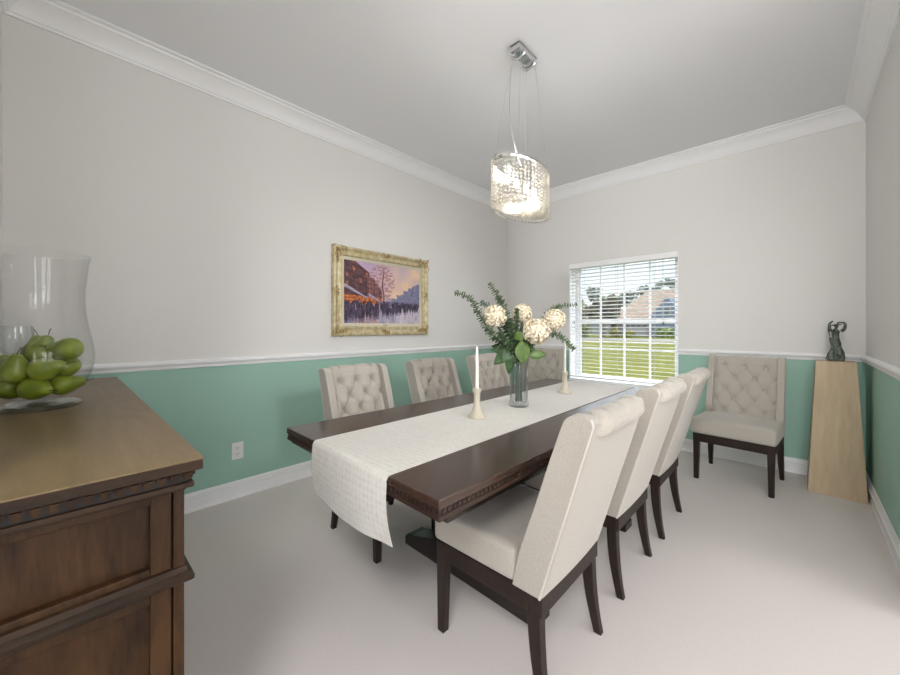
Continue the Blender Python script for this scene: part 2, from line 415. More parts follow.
# blind
bl = thing('window_blind', 'white horizontal slatted blind hanging in the window, slats open', 'blind', ((WX0+WX1)/2, YB+.02, WZ0))
hw = (WX1-WX0)/2-.012
h_ = MB(); h_.box(-hw-.008, hw+.008, -.035, .03, WZ1-WZ0-.068, WZ1-WZ0-.004); h_.build('headrail', M['blind'], bl, bevel=.006)
s_ = MB(); z = .075; nsl = 0
while z < WZ1-WZ0-.085:
    tl = R(-7); pr = []
    for i in range(7):
        u = -1+2*i/6; pr.append((u*.0245, .0028*(1-u*u)))
    poly = [(p*math.cos(tl)-q*math.sin(tl), p*math.sin(tl)+q*math.cos(tl)+.0012) for p, q in pr]+[(p*math.cos(tl)-q*math.sin(tl), p*math.sin(tl)+q*math.cos(tl)-.0012) for p, q in pr[::-1]]
    s_.prism(poly, lambda p, q, w, z=z: (w, p, z+q), -hw, hw)
    z += .0425
s_.build('slats', M['blind'], bl)
r_ = MB(); r_.box(-hw, hw, -.025, .025, .03, .048); r_.build('bottom_rail', M['blind'], bl, bevel=.004)
for x in (-hw*.72, -hw*.05, hw*.62):
    l_ = MB()
    for y in (-.027, .027): l_.tube([(x, y, .04), (x, y, WZ1-WZ0-.06)], .0011, 4)
    l_.tube([(x+.012, 0, .04), (x+.012, 0, WZ1-WZ0-.06)], .0011, 4)
    l_.build('ladder_cord', M['cordw'], bl)
c_ = MB(); c_.tube([(hw*.78, -.042, WZ1-WZ0-.06), (hw*.78, -.042, .68)], .0015, 5); c_.tube([(hw*.80, -.042, WZ1-WZ0-.06), (hw*.80, -.042, .68)], .0015, 5)
cp = c_.build('pull_cord', M['cordw'], bl)
c_ = MB(); c_.lathe([(0, 0), (.009, .002), (.007, .02), (.002, .034), (0, .036)], 10, c=(hw*.79, -.042, .648)); c_.build('tassel', M['tassel'], cp, smooth=True)
c_ = MB(); c_.tube([(-hw*.92, -.042, WZ1-WZ0-.06), (-hw*.92, -.042, .70)], .0015, 5)
cp = c_.build('tilt_cord', M['cordw'], bl)
for dx in (0, .02):
    c_ = MB(); c_.lathe([(0, 0), (.006, .002), (.005, .015), (.002, .024), (0, .026)], 8, c=(-hw*.92+dx, -.042, .676)); c_.build('tassel', M['tassel'], cp, smooth=True)

# ------------------------------------------------------------------ chairs
def curve_pts(W):  # smooth polyline helper (Catmull)
    out = []
    P = [Vector(p) for p in W]
    for i in range(len(P)-1):
        p0 = P[max(i-1, 0)]; p1 = P[i]; p2 = P[i+1]; p3 = P[min(i+2, len(P)-1)]
        for k in range(8):
            t = k/8
            out.append(.5*((2*p1)+(-p0+p2)*t+(2*p0-5*p1+4*p2-p3)*t*t+(-p0+3*p1-3*p2+p3)*t**3))
    out.append(P[-1]); return out
def make_chair(name, label, cat, half=.232, depth=.034, gather=.006, lean=1.0, group=None, seatw=0):
    t = thing(name, label, cat, group=group)
    H = half; IN = H-.045
    # wing outline in (y,z)
    topz = .962
    def L(y, z): return (-.13+(y+.13)*lean if y < -.13 else y, z)
    front = [L(*p) for p in [(-.128, .362), (-.142, .43), (-.160, .50), (-.215, .66), (-.268, .82), (-.305, .925), (-.318, .948), (-.338, .962)]]
    back = [L(*p) for p in [(-.372, .965), (-.396, .958), (-.404, .94), (-.345, .74), (-.285, .54), (-.232, .362)]]
    fc = [(p.x, p.y) for p in curve_pts([Vector((a_, b_, 0)) for a_, b_ in front])]
    poly = fc+back
    for sx in (-1, 1):
        w = MB(); a_, b_ = (H-.046, H) if sx > 0 else (-H, -H+.046)
        w.prism(poly, lambda p, q, x: (x, p, q), a_, b_)
        wo = w.build('side_wing', M['linen'], t, smooth=True, angle=50, bevel=.012, seg=3)
        pp = MB(); pts = [(sx*(H-.0025), p+.0025, q) for p, q in back[1:]]
        pp.tube(pts, .0042, 8); pp.build('piping', M['piping'], wo, smooth=True)
    # rear panel
    bk = MB(); bo = [L(*p) for p in [(-.404, .94), (-.345, .74), (-.285, .54), (-.232, .362)]]
    def rp(u, v):
        f = v*3; i = min(int(f), 2); q = f-i
        y = bo[i][0]*(1-q)+bo[i+1][0]*q; z = bo[i][1]*(1-q)+bo[i+1][1]*q
        x = (-1+2*u)*(H-.006)
        return (x, y-.002-.006*(1-(2*u-1)**2), z)
    bk.grid(12, 14, rp)
    bo2 = MB(); bk.build('rear_panel', M['linen'], t, smooth=True)
    # tufted cushion wrapping over the top
    prof = curve_pts([Vector((L(*p)+(0,))) for p in [(-.185, .40), (-.222, .52), (-.272, .66), (-.322, .80), (-.348, .90), (-.357, .930), (-.374, .948), (-.394, .946), (-.406, .928), (-.402, .905)]])
    ln = [0]
    for i in range(1, len(prof)): ln.append(ln[-1]+(prof[i]-prof[i-1]).length)
    tot = ln[-1]
    def at(s):
        s = max(0, min(tot, s))
        for i in range(1, len(ln)):
            if ln[i] >= s: break
        q = (s-ln[i-1])/max(1e-9, ln[i]-ln[i-1]); p = prof[i-1].lerp(prof[i], q); d = (prof[i]-prof[i-1]).normalized()
        return p, Vector((-d.y, d.x, 0))*-1
    # s position of the front top (z about .948)
    stop = next(ln[i] for i in range(len(prof)) if prof[i].y > .938)
    px = .12*IN/.187
    buttons = []
    for k in range(5):
        s = stop-.072-.092*k
        xs = (-px, 0, px) if k % 2 == 0 else (-1.5*px, -.5*px, .5*px, 1.5*px)
        for x in xs: buttons.append((x, s, k))
    segs = []
    for i, A in enumerate(buttons):
        for B in buttons[i+1:]:
            if abs(A[2]-B[2]) == 1 and abs(A[0]-B[0]) < px*.6: segs.append((A, B))
    for A in buttons:
        if A[2] == 0: segs.append((A, (A[0], tot+.05, -1)))
    for A in buttons:
        if abs(A[0]) > px*1.4: segs.append((A, (math.copysign(IN+.02, A[0]), A[1], -2)))
        elif A[2] % 2 == 0 and abs(A[0]) > px*.9:
            pass
    def height(x, s):
        db = min(math.hypot(x-b[0], s-b[1]) for b in buttons)
        h = depth*(1-math.exp(-(db/.030)**1.5))-.75*depth*math.exp(-(db/.0125)**2)
        dc = 9; kk = 1
        for A, B in segs:
            ax, ay = A[0], A[1]; bx, by = B[0]-ax, B[1]-ay
            q = max(0, min(1, ((x-ax)*bx+(s-ay)*by)/(bx*bx+by*by)))
            d = math.hypot(x-ax-bx*q, s-ay-by*q)
            if d < dc: dc = d
        h -= depth*.38*math.exp(-(dc/.0085)**2)
        h -= .012*max(0, (abs(x)/IN)-.86)/.14 * .8
        return h
    NU, NV = 66, 92
    cu = MB()
    def cf(u, v):
        i_ = round(u*(NU-1)); x = (-1+2*(min(NU-2, max(1, i_))-1)/(NU-3))*(IN+.004); s = v*tot
        p, n = at(s); hh = height(x, s)
        if s > stop-.03: hh *= .72
        if s > stop+.05: hh *= max(.35, 1-(s-stop-.05)/.06)
        ed = max(0, min(1, (IN+.004-abs(x))/.035)); hh = hh*(ed*(2-ed)) if hh > 0 else hh
        if i_ in (0, NU-1): hh = -.034
        q = p+n*(hh)
        return (x, q.x, q.y)
    cu.grid(NU, NV, cf)
    # a closing body behind it
    cushion = cu.build('tufted_cushion', M['linen'], t, smooth=True, angle=180)
    bb = MB()
    core = []
    for i_ in range(0, len(prof), 3):
        p_, n_ = at(ln[i_]); q_ = p_-n_*.033; core.append((q_.x, q_.y))
    core = core[:7]
    core += [L(*p) for p in [(-.385, .90), (-.340, .74), (-.280, .54), (-.228, .37)]]
    bb.prism(core, lambda p, q, x: (x, p, q), -IN-.006, IN+.006)
    bb.build('back_core', M['linen'], t)
    me = None
    for (x, s, k) in buttons:
        if s < .12: continue
        p, n = at(s)
        if me is None:
            b_ = MB(); b_.sphere((0, 0, 0), .0072, 10, 6, sc=(1, .55, 1)); o = b_.build('button', M['piping'], cushion, smooth=True); me = o.data  # lighter piping colour on the buttons paints in their highlight
        else:
            o = bpy.data.objects.new('button', me); COL.objects.link(o); o.parent = cushion
        o.location = (x, p.x-n.x*.55*depth, p.y-n.y*.55*depth)
    # seat
    se = MB()
    def sf(q):
        y = q.y
        x = q.x*(1 if y > -.11 else 1)
        return (x, y, q.z+.008*math.cos(q.x*6))
    se.rbox((0, .058, .424), (H-.002+seatw, .196, .060), .022, 16, dome=.016)
    se.rbox((0, -.13, .428), (IN-.002, .085, .060), .02, 6, dome=.0)
    se.build('seat', M['linen'], t, smooth=True, angle=60)
    ra = MB()
    ra.box(-H+.008, H-.008, .205, .235, .298, .367); ra.box(-H+.008, H-.008, -.235, -.205, .298, .362)
    ra.box(-H+.008, -H+.034, -.205, .205, .298, .367); ra.box(H-.034, H-.008, -.205, .205, .298, .367)
    ra.build('seat_frame', M['espresso'], t, bevel=.003)
    for sx in (-1, 1):
        l = MB(); a_, b_ = sorted((sx*(H-.006), sx*(H-.050))); c_, d_ = sorted((sx*(H-.010), sx*(H-.042)))
        l.frustum(c_, d_, .203, .236, 0, a_, b_, .192, .238, .366)
        l.build('leg', M['espresso'], t, bevel=.003)
        l = MB(); pts = [(-.205, .366), (-.206, .26), (-.214, .16), (-.228, .07), (-.243, 0)]
        wd = [.046, .044, .040, .034, .030]
        sm = curve_pts([Vector((p[0], p[1], wd[i])) for i, p in enumerate(pts)])
        vs = []; fs = []
        for i, p in enumerate(sm):
            w_ = p.z/2; o1 = sx*(H-.006); i1 = sx*(H-.006-.9*p.z)
            vs += [(o1, p.x-w_, p.y), (o1, p.x+w_, p.y), (i1, p.x+w_, p.y), (i1, p.x-w_, p.y)]
        for i in range(len(sm)-1):
            for k in range(4): fs.append((i*4+k, i*4+(k+1) % 4, i*4+4+(k+1) % 4, i*4+4+k))
        fs += [(0, 1, 2, 3), tuple(len(vs)-4+k for k in (3, 2, 1, 0))]
        l.add(vs, fs); l.build('leg', M['espresso'], t, smooth=True, angle=40, bevel=.003)
    return t
c0 = make_chair('dining_chair', 'beige linen dining chair nearest the camera, right side of table', 'chair', group='dining chairs along the right side of the table')
c0['label'] = 'beige linen dining chair nearest the camera, seen from behind, right side of table'
def put(o, x, y, deg): o.location = (x, y, 0); o.rotation_euler = (0, 0, R(deg))
put(c0, -.82, 1.262, 90)
g = 'dining chairs along the right side of the table'
for x, y, d, lb in ((-.82, 1.945, 90, 'beige linen dining chair, back to us, middle one on right side of table'),
                    (-.81, 2.60, 90, 'beige linen dining chair, back to us, farthest on right side of table')):
    c = copy_tree(c0); put(c, x, y, d); c['label'] = lb; c['group'] = g
g = 'tufted dining chairs on the left side of the table'
for x, y, d, lb in ((-1.805, 1.338, -91.5, 'tufted beige dining chair behind the table, nearest the wall outlet and overhanging cloth end'),
                    (-1.80, 2.05, -90, 'tufted beige dining chair behind the table, second from the near end of left side'),
                    (-1.80, 2.775, -90, 'tufted beige dining chair behind the table, partly hidden by near candle and bouquet leaves')):
    c = copy_tree(c0); put(c, x, y, d); c['label'] = lb; c['group'] = g
h0 = make_chair('dining_chair', 'beige button-tufted chair standing alone against the wall between window and wooden pedestal', 'chair', half=.258, depth=.018, lean=.62, seatw=.010)
put(h0, -.345, 3.745, 180-5); h0.scale = (1, 1, 1.018); h0['group'] = 'wide tufted host chairs by the back wall'
h1 = copy_tree(h0); put(h1, -2.20, 3.72, 180+4)
h1['label'] = 'beige button-tufted chair in the far corner left of the window, behind the flower bouquet'

# ------------------------------------------------------------------ table
TR = thing('dining_table', 'long dark brown wooden dining table with dentil edge and trestle base', 'table', (-1.174, 1.868, 0), R(-1.3))
HX, HY = .512, 1.172
tp = MB(); tp.box(-HX, HX, -HY, HY, .733, .760); tp.build('tabletop', M['table'], TR, bevel=.004, seg=3)
ap = MB(); ap.box(-HX+.006, HX-.006, -HY+.006, HY-.006, .716, .733); ap.box(-HX+.002, HX-.002, -HY+.002, HY-.002, .705, .7165)
ap.box(-HX+.016, HX-.016, -HY+.016, HY-.016, .690, .705)
apo = ap.build('apron', M['table_edge'], TR, bevel=.002)
dn = MB()
def dent(n, L0, fn):
    for i in range(n):
        c = -L0+(i+.5)*2*L0/n; fn(c)
for sg in (-1, 1):
    dent(118, HY-.012, lambda c: dn.box(*sorted((sg*(HX-.0062), sg*(HX-.001))), c-.0055, c+.0055, .7195, .7315))
    dent(52, HX-.012, lambda c: dn.box(c-.0055, c+.0055, *sorted((sg*(HY-.0062), sg*(HY-.001))), .7195, .7315))
dn.build('dentil_band', M['table_edge'], apo)
gr = MB()
for sg in (-1, 1):
    gr.box(*sorted((sg*(HX-.0062), sg*(HX-.0052))), -HY+.01, HY-.01, .7172, .7328)
    gr.box(-HX+.01, HX-.01, *sorted((sg*(HY-.0062), sg*(HY-.0052))), .7172, .7328)
gr.build('dentil_groove', M['groove'], apo)
un = MB(); un.box(-HX+.09, HX-.09, -HY+.12, HY-.12, .62, .690); un.build('under_frame', M['table_dark'], TR, bevel=.004)
for yy in (-.495, .495):
    f = MB()
    pl = [(-.50, 0), (.40, 0), (.40, .045), (.375, .062), (.33, .068), (.16, .115), (-.16, .115), (-.40, .075), (-.475, .070), (-.50, .045)]
    pl = [(-.425, 0), (.425, 0), (.425, .045), (.405, .062), (.36, .070), (.17, .125), (-.17, .125), (-.36, .070), (-.405, .062), (-.425, .045)]
    f.prism(pl, lambda p, q, w: (p, w, q), yy-.055, yy+.055); f.build('trestle_foot', M['table_dark'], TR, bevel=.006)
    q = MB(); q.frustum(-.15, .15, yy-.05, yy+.05, .125, -.11, .11, yy-.045, yy+.045, .20)
    q.box(-.11, .11, yy-.042, yy+.042, .20, .50); q.frustum(-.11, .11, yy-.045, yy+.045, .50, -.26, .26, yy-.055, yy+.055, .62)
    q.build('pedestal_post', M['table_dark'], TR, bevel=.006)
q = MB(); q.box(-.04, .04, -.45, .45, .20, .30); q.build('stretcher', M['table_dark'], TR, bevel=.004)

# runner
RXL, RXR = -1.426, -.918
YT0 = .703
rn = MB(); path = []
for i in range(17): path.append((YT0-.012-.022*math.sin(i/16*1.6)-.002*(i/16), .524+.226*i/16))
for a_ in range(1, 7):
    q = a_/6*PI/2; path.append((YT0+.004-.016*math.cos(q)*1.0, .750+.0135*math.sin(q)))
path[16] = (YT0-.012, .750)
for i in range(17):
    k = i/16; path[i] = (YT0-.014+.012*(1-k)-.012*math.sin(k*PI), .538+.212*k)
y = .72
while y < 3.02: path.append((y, .7635)); y += .04
yf = 1.865+HY
for q in (.25, .5, .75, 1.0): path.append((yf+.0+.014*math.sin(q*PI/2), .750+.0135*math.cos(q*PI/2)))
for i in range(1, 9): path.append((yf+.014+.002*i, .750-.026*i))
S = [0]
for i in range(1, len(path)): S.append(S[-1]+math.hypot(path[i][0]-path[i-1][0], path[i][1]-path[i-1][1]))
NUr = 27; uvs = []
vs = []
for side in (0, 1):
    for j, (py, pz) in enumerate(path):
        for i in range(NUr):
            u = i/(NUr-1); x = RXL+(RXR-RXL)*u
            hang = max(0, .75-pz)/.226
            near = py < 1.5
            yy = py-(x+1.185)*math.tan(R(-1.0))*-1*0 + (-(x+1.178)*.0227)*(1 if py < .75 else 0)
            yy += hang*(.006*math.sin(u*7+1)+.002*math.sin(u*15))*(1 if near else -1)
            zz = pz - (hang*.016*math.sin(u*PI) if near else 0)
            if side: 
                if hang > 0: yy += .0022 if near else -.0022
                else: zz -= .0022
            vs.append((x+hang*(.012*(u-.5)), yy, zz)); uvs.append((x, S[j]))
fs = []; NP = len(path); off = NP*NUr
for j in range(NP-1):
    for i in range(NUr-1):
        a_ = j*NUr+i; fs.append((a_, a_+1, a_+NUr+1, a_+NUr)); fs.append((off+a_, off+a_+NUr, off+a_+NUr+1, off+a_+1))
for j in range(NP-1):
    a_ = j*NUr; fs.append((a_, a_+NUr, off+a_+NUr, off+a_)); a_ += NUr-1; fs.append((a_, off+a_, off+a_+NUr, a_+NUr))
for i in range(NUr-1):
    fs.append((i, off+i, off+i+1, i+1)); a_ = (NP-1)*NUr+i; fs.append((a_, a_+1, off+a_+1, off+a_))
rn.add(vs, fs)
o = rn.build('table_runner', M['runner'], smooth=True, angle=60, uvf=lambda i: uvs[i])
tag(o, 'ivory patterned fabric runner laid along the table, its end hanging over the near edge', 'table runner')
TZ = .7637

# candlesticks and candles
def candlestick(x, y, lb, lb2):
    o = MB()
    rib = lambda a, z: .015*math.cos(6*a)
    o.lathe([(0, 0), (.046, 0), (.048, .003), (.045, .008), (.036, .018), (.026, .036), (.0195, .058), (.0165, .085), (.016, .115), (.0175, .125), (.022, .132), (.0235, .142), (.0225, .149), (.012, .149), (.0105, .140), (.0105, .136), (0, .136)], 36, rib=rib)
    c = o.build('candlestick', M['cream'], smooth=True, angle=40, loc=(x, y, TZ)); tag(c, lb, 'candlestick', 'cream candlesticks on the runner')
    o = MB(); o.lathe([(0, 0), (.0100, 0), (.0098, .02), (.0085, .12), (.0065, .215), (.003, .226), (0, .228)], 20)
    c = thing('taper_candle', lb2, 'candle', (x, y, TZ+.1362), group='taper candles on the table')
    o.build('wax_body', M['wax'], c, smooth=True, angle=60)
    o = MB(); o.tube([(0, 0, .226), (.001, 0, .232), (.002, .001, .238)], .0009, 5); o.build('wick', M['tassel'], c)
candlestick(-1.187, 1.453, 'cream flared candlestick on the runner, nearer one, left of the flower vase', 'white taper candle in the nearer candlestick, left of the flower vase')
candlestick(-1.185, 2.425, 'cream flared candlestick on the runner, farther one, near the window', 'white taper candle in the farther candlestick, in front of the window')

# crystal flower vase
FV = Vector((-1.182, 1.832, TZ))
o = MB()
rib = lambda a, z: .05*abs(math.cos(8*a))-.02
o.lathe([(0, 0), (.052, 0), (.056, .004), (.057, .02), (.052, .035), (.050, .06), (.051, .20), (.054, .262), (.0515, .262), (.0485, .20), (.0475, .05), (.043, .022), (0, .020)], 96, rib=rib)
o = o.build('flower_vase', M['crystal'], smooth=True, angle=50, loc=FV); tag(o, 'tall cylindrical cut-crystal vase holding the bouquet on the table runner', 'vase')

# bouquet: positions given as sideways / depth / height offsets from the vase axis
s45, c45 = .688, .7257
def bq(lat, z, dep=0): return Vector((FV.x+c45*lat-s45*dep, FV.y+s45*lat+c45*dep, z))
def stem_pts(tip, base_off, top_off=None):
    b = Vector((FV.x+base_off[0], FV.y+base_off[1], TZ+.028))
    r = Vector((FV.x-base_off[0]*.5, FV.y-base_off[1]*.5, TZ+.25))
    if top_off: r = Vector((FV.x+top_off[0], FV.y+top_off[1], TZ+.25))
    mid = r.lerp(tip, .5); mid.z += .25*(tip-r).length*.35; 
    return curve_pts([b, r, mid, tip])
def leaf(mb, base, d, nrm, L_, W_, cup=.15):
    d = d.normalized(); sd = d.cross(nrm).normalized(); nn = sd.cross(d).normalized()
    n = 6; top = []
    for i in range(n+1):
        t = i/n; w = W_*math.sin(PI*min(1, t*.97+.03))**.8*(1-.25*t); bend = -.25*L_*t*t
        for k in (-1, -.5, 0, .5, 1):
            top.append(base+d*L_*t+sd*w*k+nn*(bend+cup*W_*k*k*1.6))
    fs = [(i*5+k, i*5+k+1, i*5+k+6, i*5+k+5) for i in range(n) for k in range(4)]
    bot = [v-nn*.0006 for v in top]; m = len(top)
    mb.add(top+bot, fs+[tuple(m+q for q in f[::-1]) for f in fs])
# hydrangeas
hyds = [(-.142, 1.288, -.02, .066, 'cream hydrangea head leftmost in the bouquet', (.012, .01)),
        (.032, 1.305, .07, .058, 'cream hydrangea head at the back, topmost of the bouquet', (-.012, .012)),
        (.085, 1.200, -.08, .074, 'largest cream hydrangea head, lowest and front centre of the bouquet', (-.01, -.012)),
        (.215, 1.268, .02, .062, 'cream hydrangea head rightmost in the bouquet, near the window', (-.016, -.004))]
for lat, z, dep, r, lb, off in hyds:
    c = bq(lat, z, dep); t = thing('hydrangea', lb, 'flower', c, group='cream hydrangeas in the crystal vase')
    hb = MB(); rnd = random.Random(int(lat*1e4))
    ns = 380
    for i in range(ns):
        zz = rnd.uniform(-1, 1); a_ = rnd.uniform(0, 2*PI); rr = math.sqrt(1-zz*zz)
        n = Vector((rr*math.cos(a_), rr*math.sin(a_), zz)); 
        p = n*r*(.80+.20*rnd.random()+.12*noise.noise(n*2.2+Vector((lat*50, 0, 0))))
        up = Vector((rnd.random()-.5, rnd.random()-.5, rnd.random()-.5)); e1 = n.cross(up).normalized(); e2 = n.cross(e1)
        th = rnd.random()*PI
        for q in range(4):
            an = th+q*PI/2; d = e1*math.cos(an)+e2*math.sin(an); sd = e1*-math.sin(an)+e2*math.cos(an); w = .0048*(r/.066); L_ = .0100*(r/.066)
            lift = n*.0035
            hb.add([p, p+d*L_*.5+sd*w+lift, p+d*L_+lift*(1.2+rnd.random()), p+d*L_*.5-sd*w+lift], [(0, 1, 2, 3)])
    hb.sphere((0, 0, 0), r*.78, 14, 10)
    hb.build('flower_head', M['hyd'], t)
    st = MB(); pts = stem_pts(Vector(c)-Vector((0, 0, r*.6)), off); st.tube([p-Vector(c) for p in pts], .0062, 6); st.build('stem', M['stem'], t, smooth=True)
def euca(tipl, tipz, tipd, off, lb, arch=.12, n=34, size=.022, mid=None):
    tip = bq(tipl, tipz, tipd); b = Vector((FV.x+off[0], FV.y+off[1], TZ+.028)); r = Vector((FV.x-off[0]*.6, FV.y-off[1]*.6, TZ+.25))
    m = [bq(*q) for q in mid]
    pts = curve_pts([b, r]+m+[tip]); org = r.copy(); rnd = random.Random(int(tipl*999))
    t = thing('eucalyptus_branch', lb, 'foliage', org, group='eucalyptus branches in the bouquet')
    st = MB(); st.tube([p-org for p in pts], [.0042*(1-.75*i/len(pts)) for i in range(len(pts))], 6); st.build('stem', M['stem'], t, smooth=True)
    lf = MB(); a0 = 12
    for i in range(n):
        f = i/(n-1); q = a0+f*(len(pts)-1-a0); k = int(q); k = min(k, len(pts)-2); p = pts[k].lerp(pts[k+1], q-k); d = (pts[k+1]-pts[k]).normalized()
        side = d.cross(Vector((0, 0, 1))).normalized(); an = i*2.2
        ld = (side*math.cos(an)+side.cross(d)*math.sin(an)+d*.45).normalized()
        sz = size*(1.15-.5*f)
        leaf(lf, p-org, ld, d+Vector((rnd.random()-.5, rnd.random()-.5, rnd.random()-.5))*.8, sz*1.15, sz*.80, .15)
        leaf(lf, p-org, -ld+d*.9, d+Vector((rnd.random()-.5, rnd.random()-.5, rnd.random()-.5))*.8, sz*1.1, sz*.78, .15)
    lf.build('leaves', M['euca'], t, smooth=True, angle=180)
euca(-.368, 1.422, -.04, (.014, 0), 'dark eucalyptus branch arching farthest to the left from the vase', mid=[(-.13, 1.15, -.03), (-.19, 1.225, -.03), (-.242, 1.315, -.03), (-.29, 1.392, -.04)], n=34, size=.029)
euca(-.165, 1.480, .03, (.006, .012), 'eucalyptus branch rising highest, above the left hydrangea', mid=[(-.05, 1.22, .02), (-.085, 1.34, .03), (-.115, 1.40, .03)], n=28, size=.030)
euca(-.215, 1.372, .06, (.016, .006), 'eucalyptus branch pointing up left, between the arching one and the tallest', mid=[(-.07, 1.22, .05), (-.13, 1.325, .05)], n=24, size=.029)
euca(.345, 1.358, .03, (-.014, -.002), 'eucalyptus branch reaching right across the window, above the right hydrangea', mid=[(.10, 1.20, .06), (.20, 1.32, .06), (.26, 1.350, .05)], n=24, size=.024)
euca(.307, 1.100, -.04, (-.012, .006), 'eucalyptus branch drooping to the right, below the right hydrangea', mid=[(.08, 1.13, -.02), (.17, 1.188, -.03), (.242, 1.163, -.04)], n=26, size=.028)
euca(-.01, 1.33, .0, (-.004, -.012), 'short eucalyptus sprig upright in the middle of the bouquet', mid=[(-.02, 1.15, .0), (-.015, 1.24, .0)], n=34, size=.024)
euca(-.125, 1.19, -.06, (.012, -.008), 'short eucalyptus sprig below the left hydrangea', mid=[(-.05, 1.10, -.04)], n=28, size=.026)
euca(-.055, 1.27, -.03, (.004, -.006), 'short eucalyptus sprig rising between the left and front hydrangeas', mid=[(-.03, 1.13, -.03)], n=30, size=.026)
def leafy(lb, off, org, leaves, mat):
    o_ = bq(*org); t = thing('leafy_stem', lb, 'foliage', o_, group='broad leaves around the vase mouth')
    st = MB(); b = Vector((FV.x+off[0], FV.y+off[1], TZ+.028)); st.tube([p-o_ for p in curve_pts([b, Vector((FV.x-off[0]*.8, FV.y-off[1]*.8, TZ+.25)), o_])], .0028, 6); st.build('stem', M['stem'], t, smooth=True)
    lf = MB()
    for (lat, z, dep, L_, W_) in leaves:
        tip = bq(lat, z, dep); d = tip-o_
        leaf(lf, Vector((0, 0, 0)), d, Vector((s45, -c45, .25)), d.length, W_, .12)
    lf.build('leaves', mat, t, smooth=True, angle=180)
leafy('dark broad leaves fanning down left of the vase mouth', (.012, .012), (-.045, 1.10, -.03), [(-.150, 1.015, -.05, .1, .042), (-.165, 1.095, -.02, .1, .030), (-.165, 1.12, .02, .1, .03), (-.065, .955, -.05, .1, .036), (-.10, 1.03, -.06, .1, .036), (-.09, 1.16, -.05, .1, .034), (-.13, 1.05, .04, .1, .03)], M['leaf'])
leafy('bright green heart-shaped leaf facing front above the vase', (-.006, .014), (.005, 1.145, -.06), [(.012, 1.02, -.085, .1, .050), (-.02, 1.21, -.04, .1, .034)], M['leaf_light'])
leafy('yellow-green leaf pointing right above the vase rim', (-.014, .010), (.045, 1.06, -.05), [(.155, 1.075, -.05, .1, .030), (.10, 1.13, .03, .1, .03)], M['leaf_light'])
leafy('dark leaves rising between the hydrangeas', (.0, -.014), (.0, 1.11, .03), [(.07, 1.15, .05, .1, .032), (-.035, 1.24, .05, .1, .034), (.05, 1.26, .04, .1, .028), (.17, 1.20, -.03, .09, .034), (.10, 1.08, .06, .1, .03)], M['leaf'])

# ------------------------------------------------------------------ sideboard
SX1, SX0, SY0, SY1, SZ = -.915, -2.80, -.205, .205, .945
sb = thing('sideboard', 'brown stained oak sideboard with carved moulding at left, holding the glass jar of pears', 'sideboard', ((SX0+SX1)/2, 0, 0))
ox = (SX0+SX1)/2; hx = (SX1-SX0)/2
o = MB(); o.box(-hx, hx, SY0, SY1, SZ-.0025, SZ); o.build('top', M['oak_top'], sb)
o = MB(); o.box(-hx+.001, hx-.001, SY0+.001, SY1-.001, SZ-.024, SZ-.0025)
o.box(-hx+.024, hx-.024, SY0+.002, SY1-.024, SZ-.052, SZ-.024, 1); o.box(-hx+.014, hx-.014, SY0+.002, SY1-.014, SZ-.061, SZ-.050); o.box(-hx+.026, hx-.026, SY0+.002, SY1-.026, SZ-.068, SZ-.060)
mo = o.build('cornice', [M['oak_dark'], M['groove']], sb, bevel=.002)  # dark groove colour on the recessed band stands in for shade between eggs
# carved egg pattern
eg = MB()
def egg(px, py, ax):
    n = 10
    for rr, o0, o1 in ((.0088, -.004, .006), (.0058, .0, .0105)):
        pts = [(rr*math.cos(PI+PI*k/n), 1.9*rr*math.sin(PI+PI*k/n)) for k in range(n+1)]
        if ax == 'x': eg.prism(pts, lambda p, q, w: (px+w, py+p, SZ-.0285+q), o0, o1)
        else: eg.prism(pts, lambda p, q, w: (px+p, py+w, SZ-.0285+q), o0, o1)
k = SY1-.026
while k > SY0+.02: egg(hx-.022, k, 'x'); k -= .0212
k = hx-.026
while k > -hx+.02: egg(k, SY1-.022, 'y'); k -= .0212
eg.build('carving', M['oak'], mo, smooth=True, angle=30)
bx1 = hx-.045; by1 = SY1-.026
cb = MB()
# end panel (facing +x): corner post, stile, rails, recessed panel; two tiers
PX = bx1
cb.box(-bx1, PX-.022, SY0+.004, by1-.012, .075, SZ-.066)                       # inner body = recessed panel plane
def tier(z0, z1):
    cb.box(PX-.03, PX, by1-.019, by1, z0, z1)                               # post
    cb.box(PX-.03, PX-.004, by1-.057, by1-.0215, z0, z1)                    # stile
    cb.box(PX-.03, PX, SY0+.004, SY0+.023, z0, z1); cb.box(PX-.03, PX-.004, SY0+.0255, SY0+.061, z0, z1)
    cb.box(PX-.03, PX-.0045, SY0+.061, by1-.057, z1-.022, z1); cb.box(PX-.03, PX-.0045, SY0+.061, by1-.057, z0, z0+.018)
    # post on the drawer side
    cb.box(PX-.06, PX-.03, by1-.012, by1, z0, z1); cb.box(-bx1, -bx1+.06, by1-.012, by1, z0, z1)
tier(.705, SZ-.068); tier(.075, .672)
cb.build('carcass', M['oak'], sb, bevel=.0018)
o = MB()
prof = [(-.004, .676), (.010, .676), (.015, .680), (.016, .688), (.011, .693), (.005, .697), (.003, .708), (-.004, .710)]
n = len(prof)
A = [(PX+p, SY0+.004, q) for p, q in prof]; B = [(PX+p, by1+p, q) for p, q in prof]; C = [(-bx1-p, by1+p, q) for p, q in prof]; D = [(-bx1-p, SY0+.004, q) for p, q in prof]
o.add(A+B+C+D, [list(range(n)), list(range(3*n, 4*n))]+[(s*n+i, s*n+(i+1) % n, (s+1)*n+(i+1) % n, (s+1)*n+i) for s in range(3) for i in range(n)])
o.build('waist_moulding', M['oak_dark'], sb, smooth=True, angle=30)
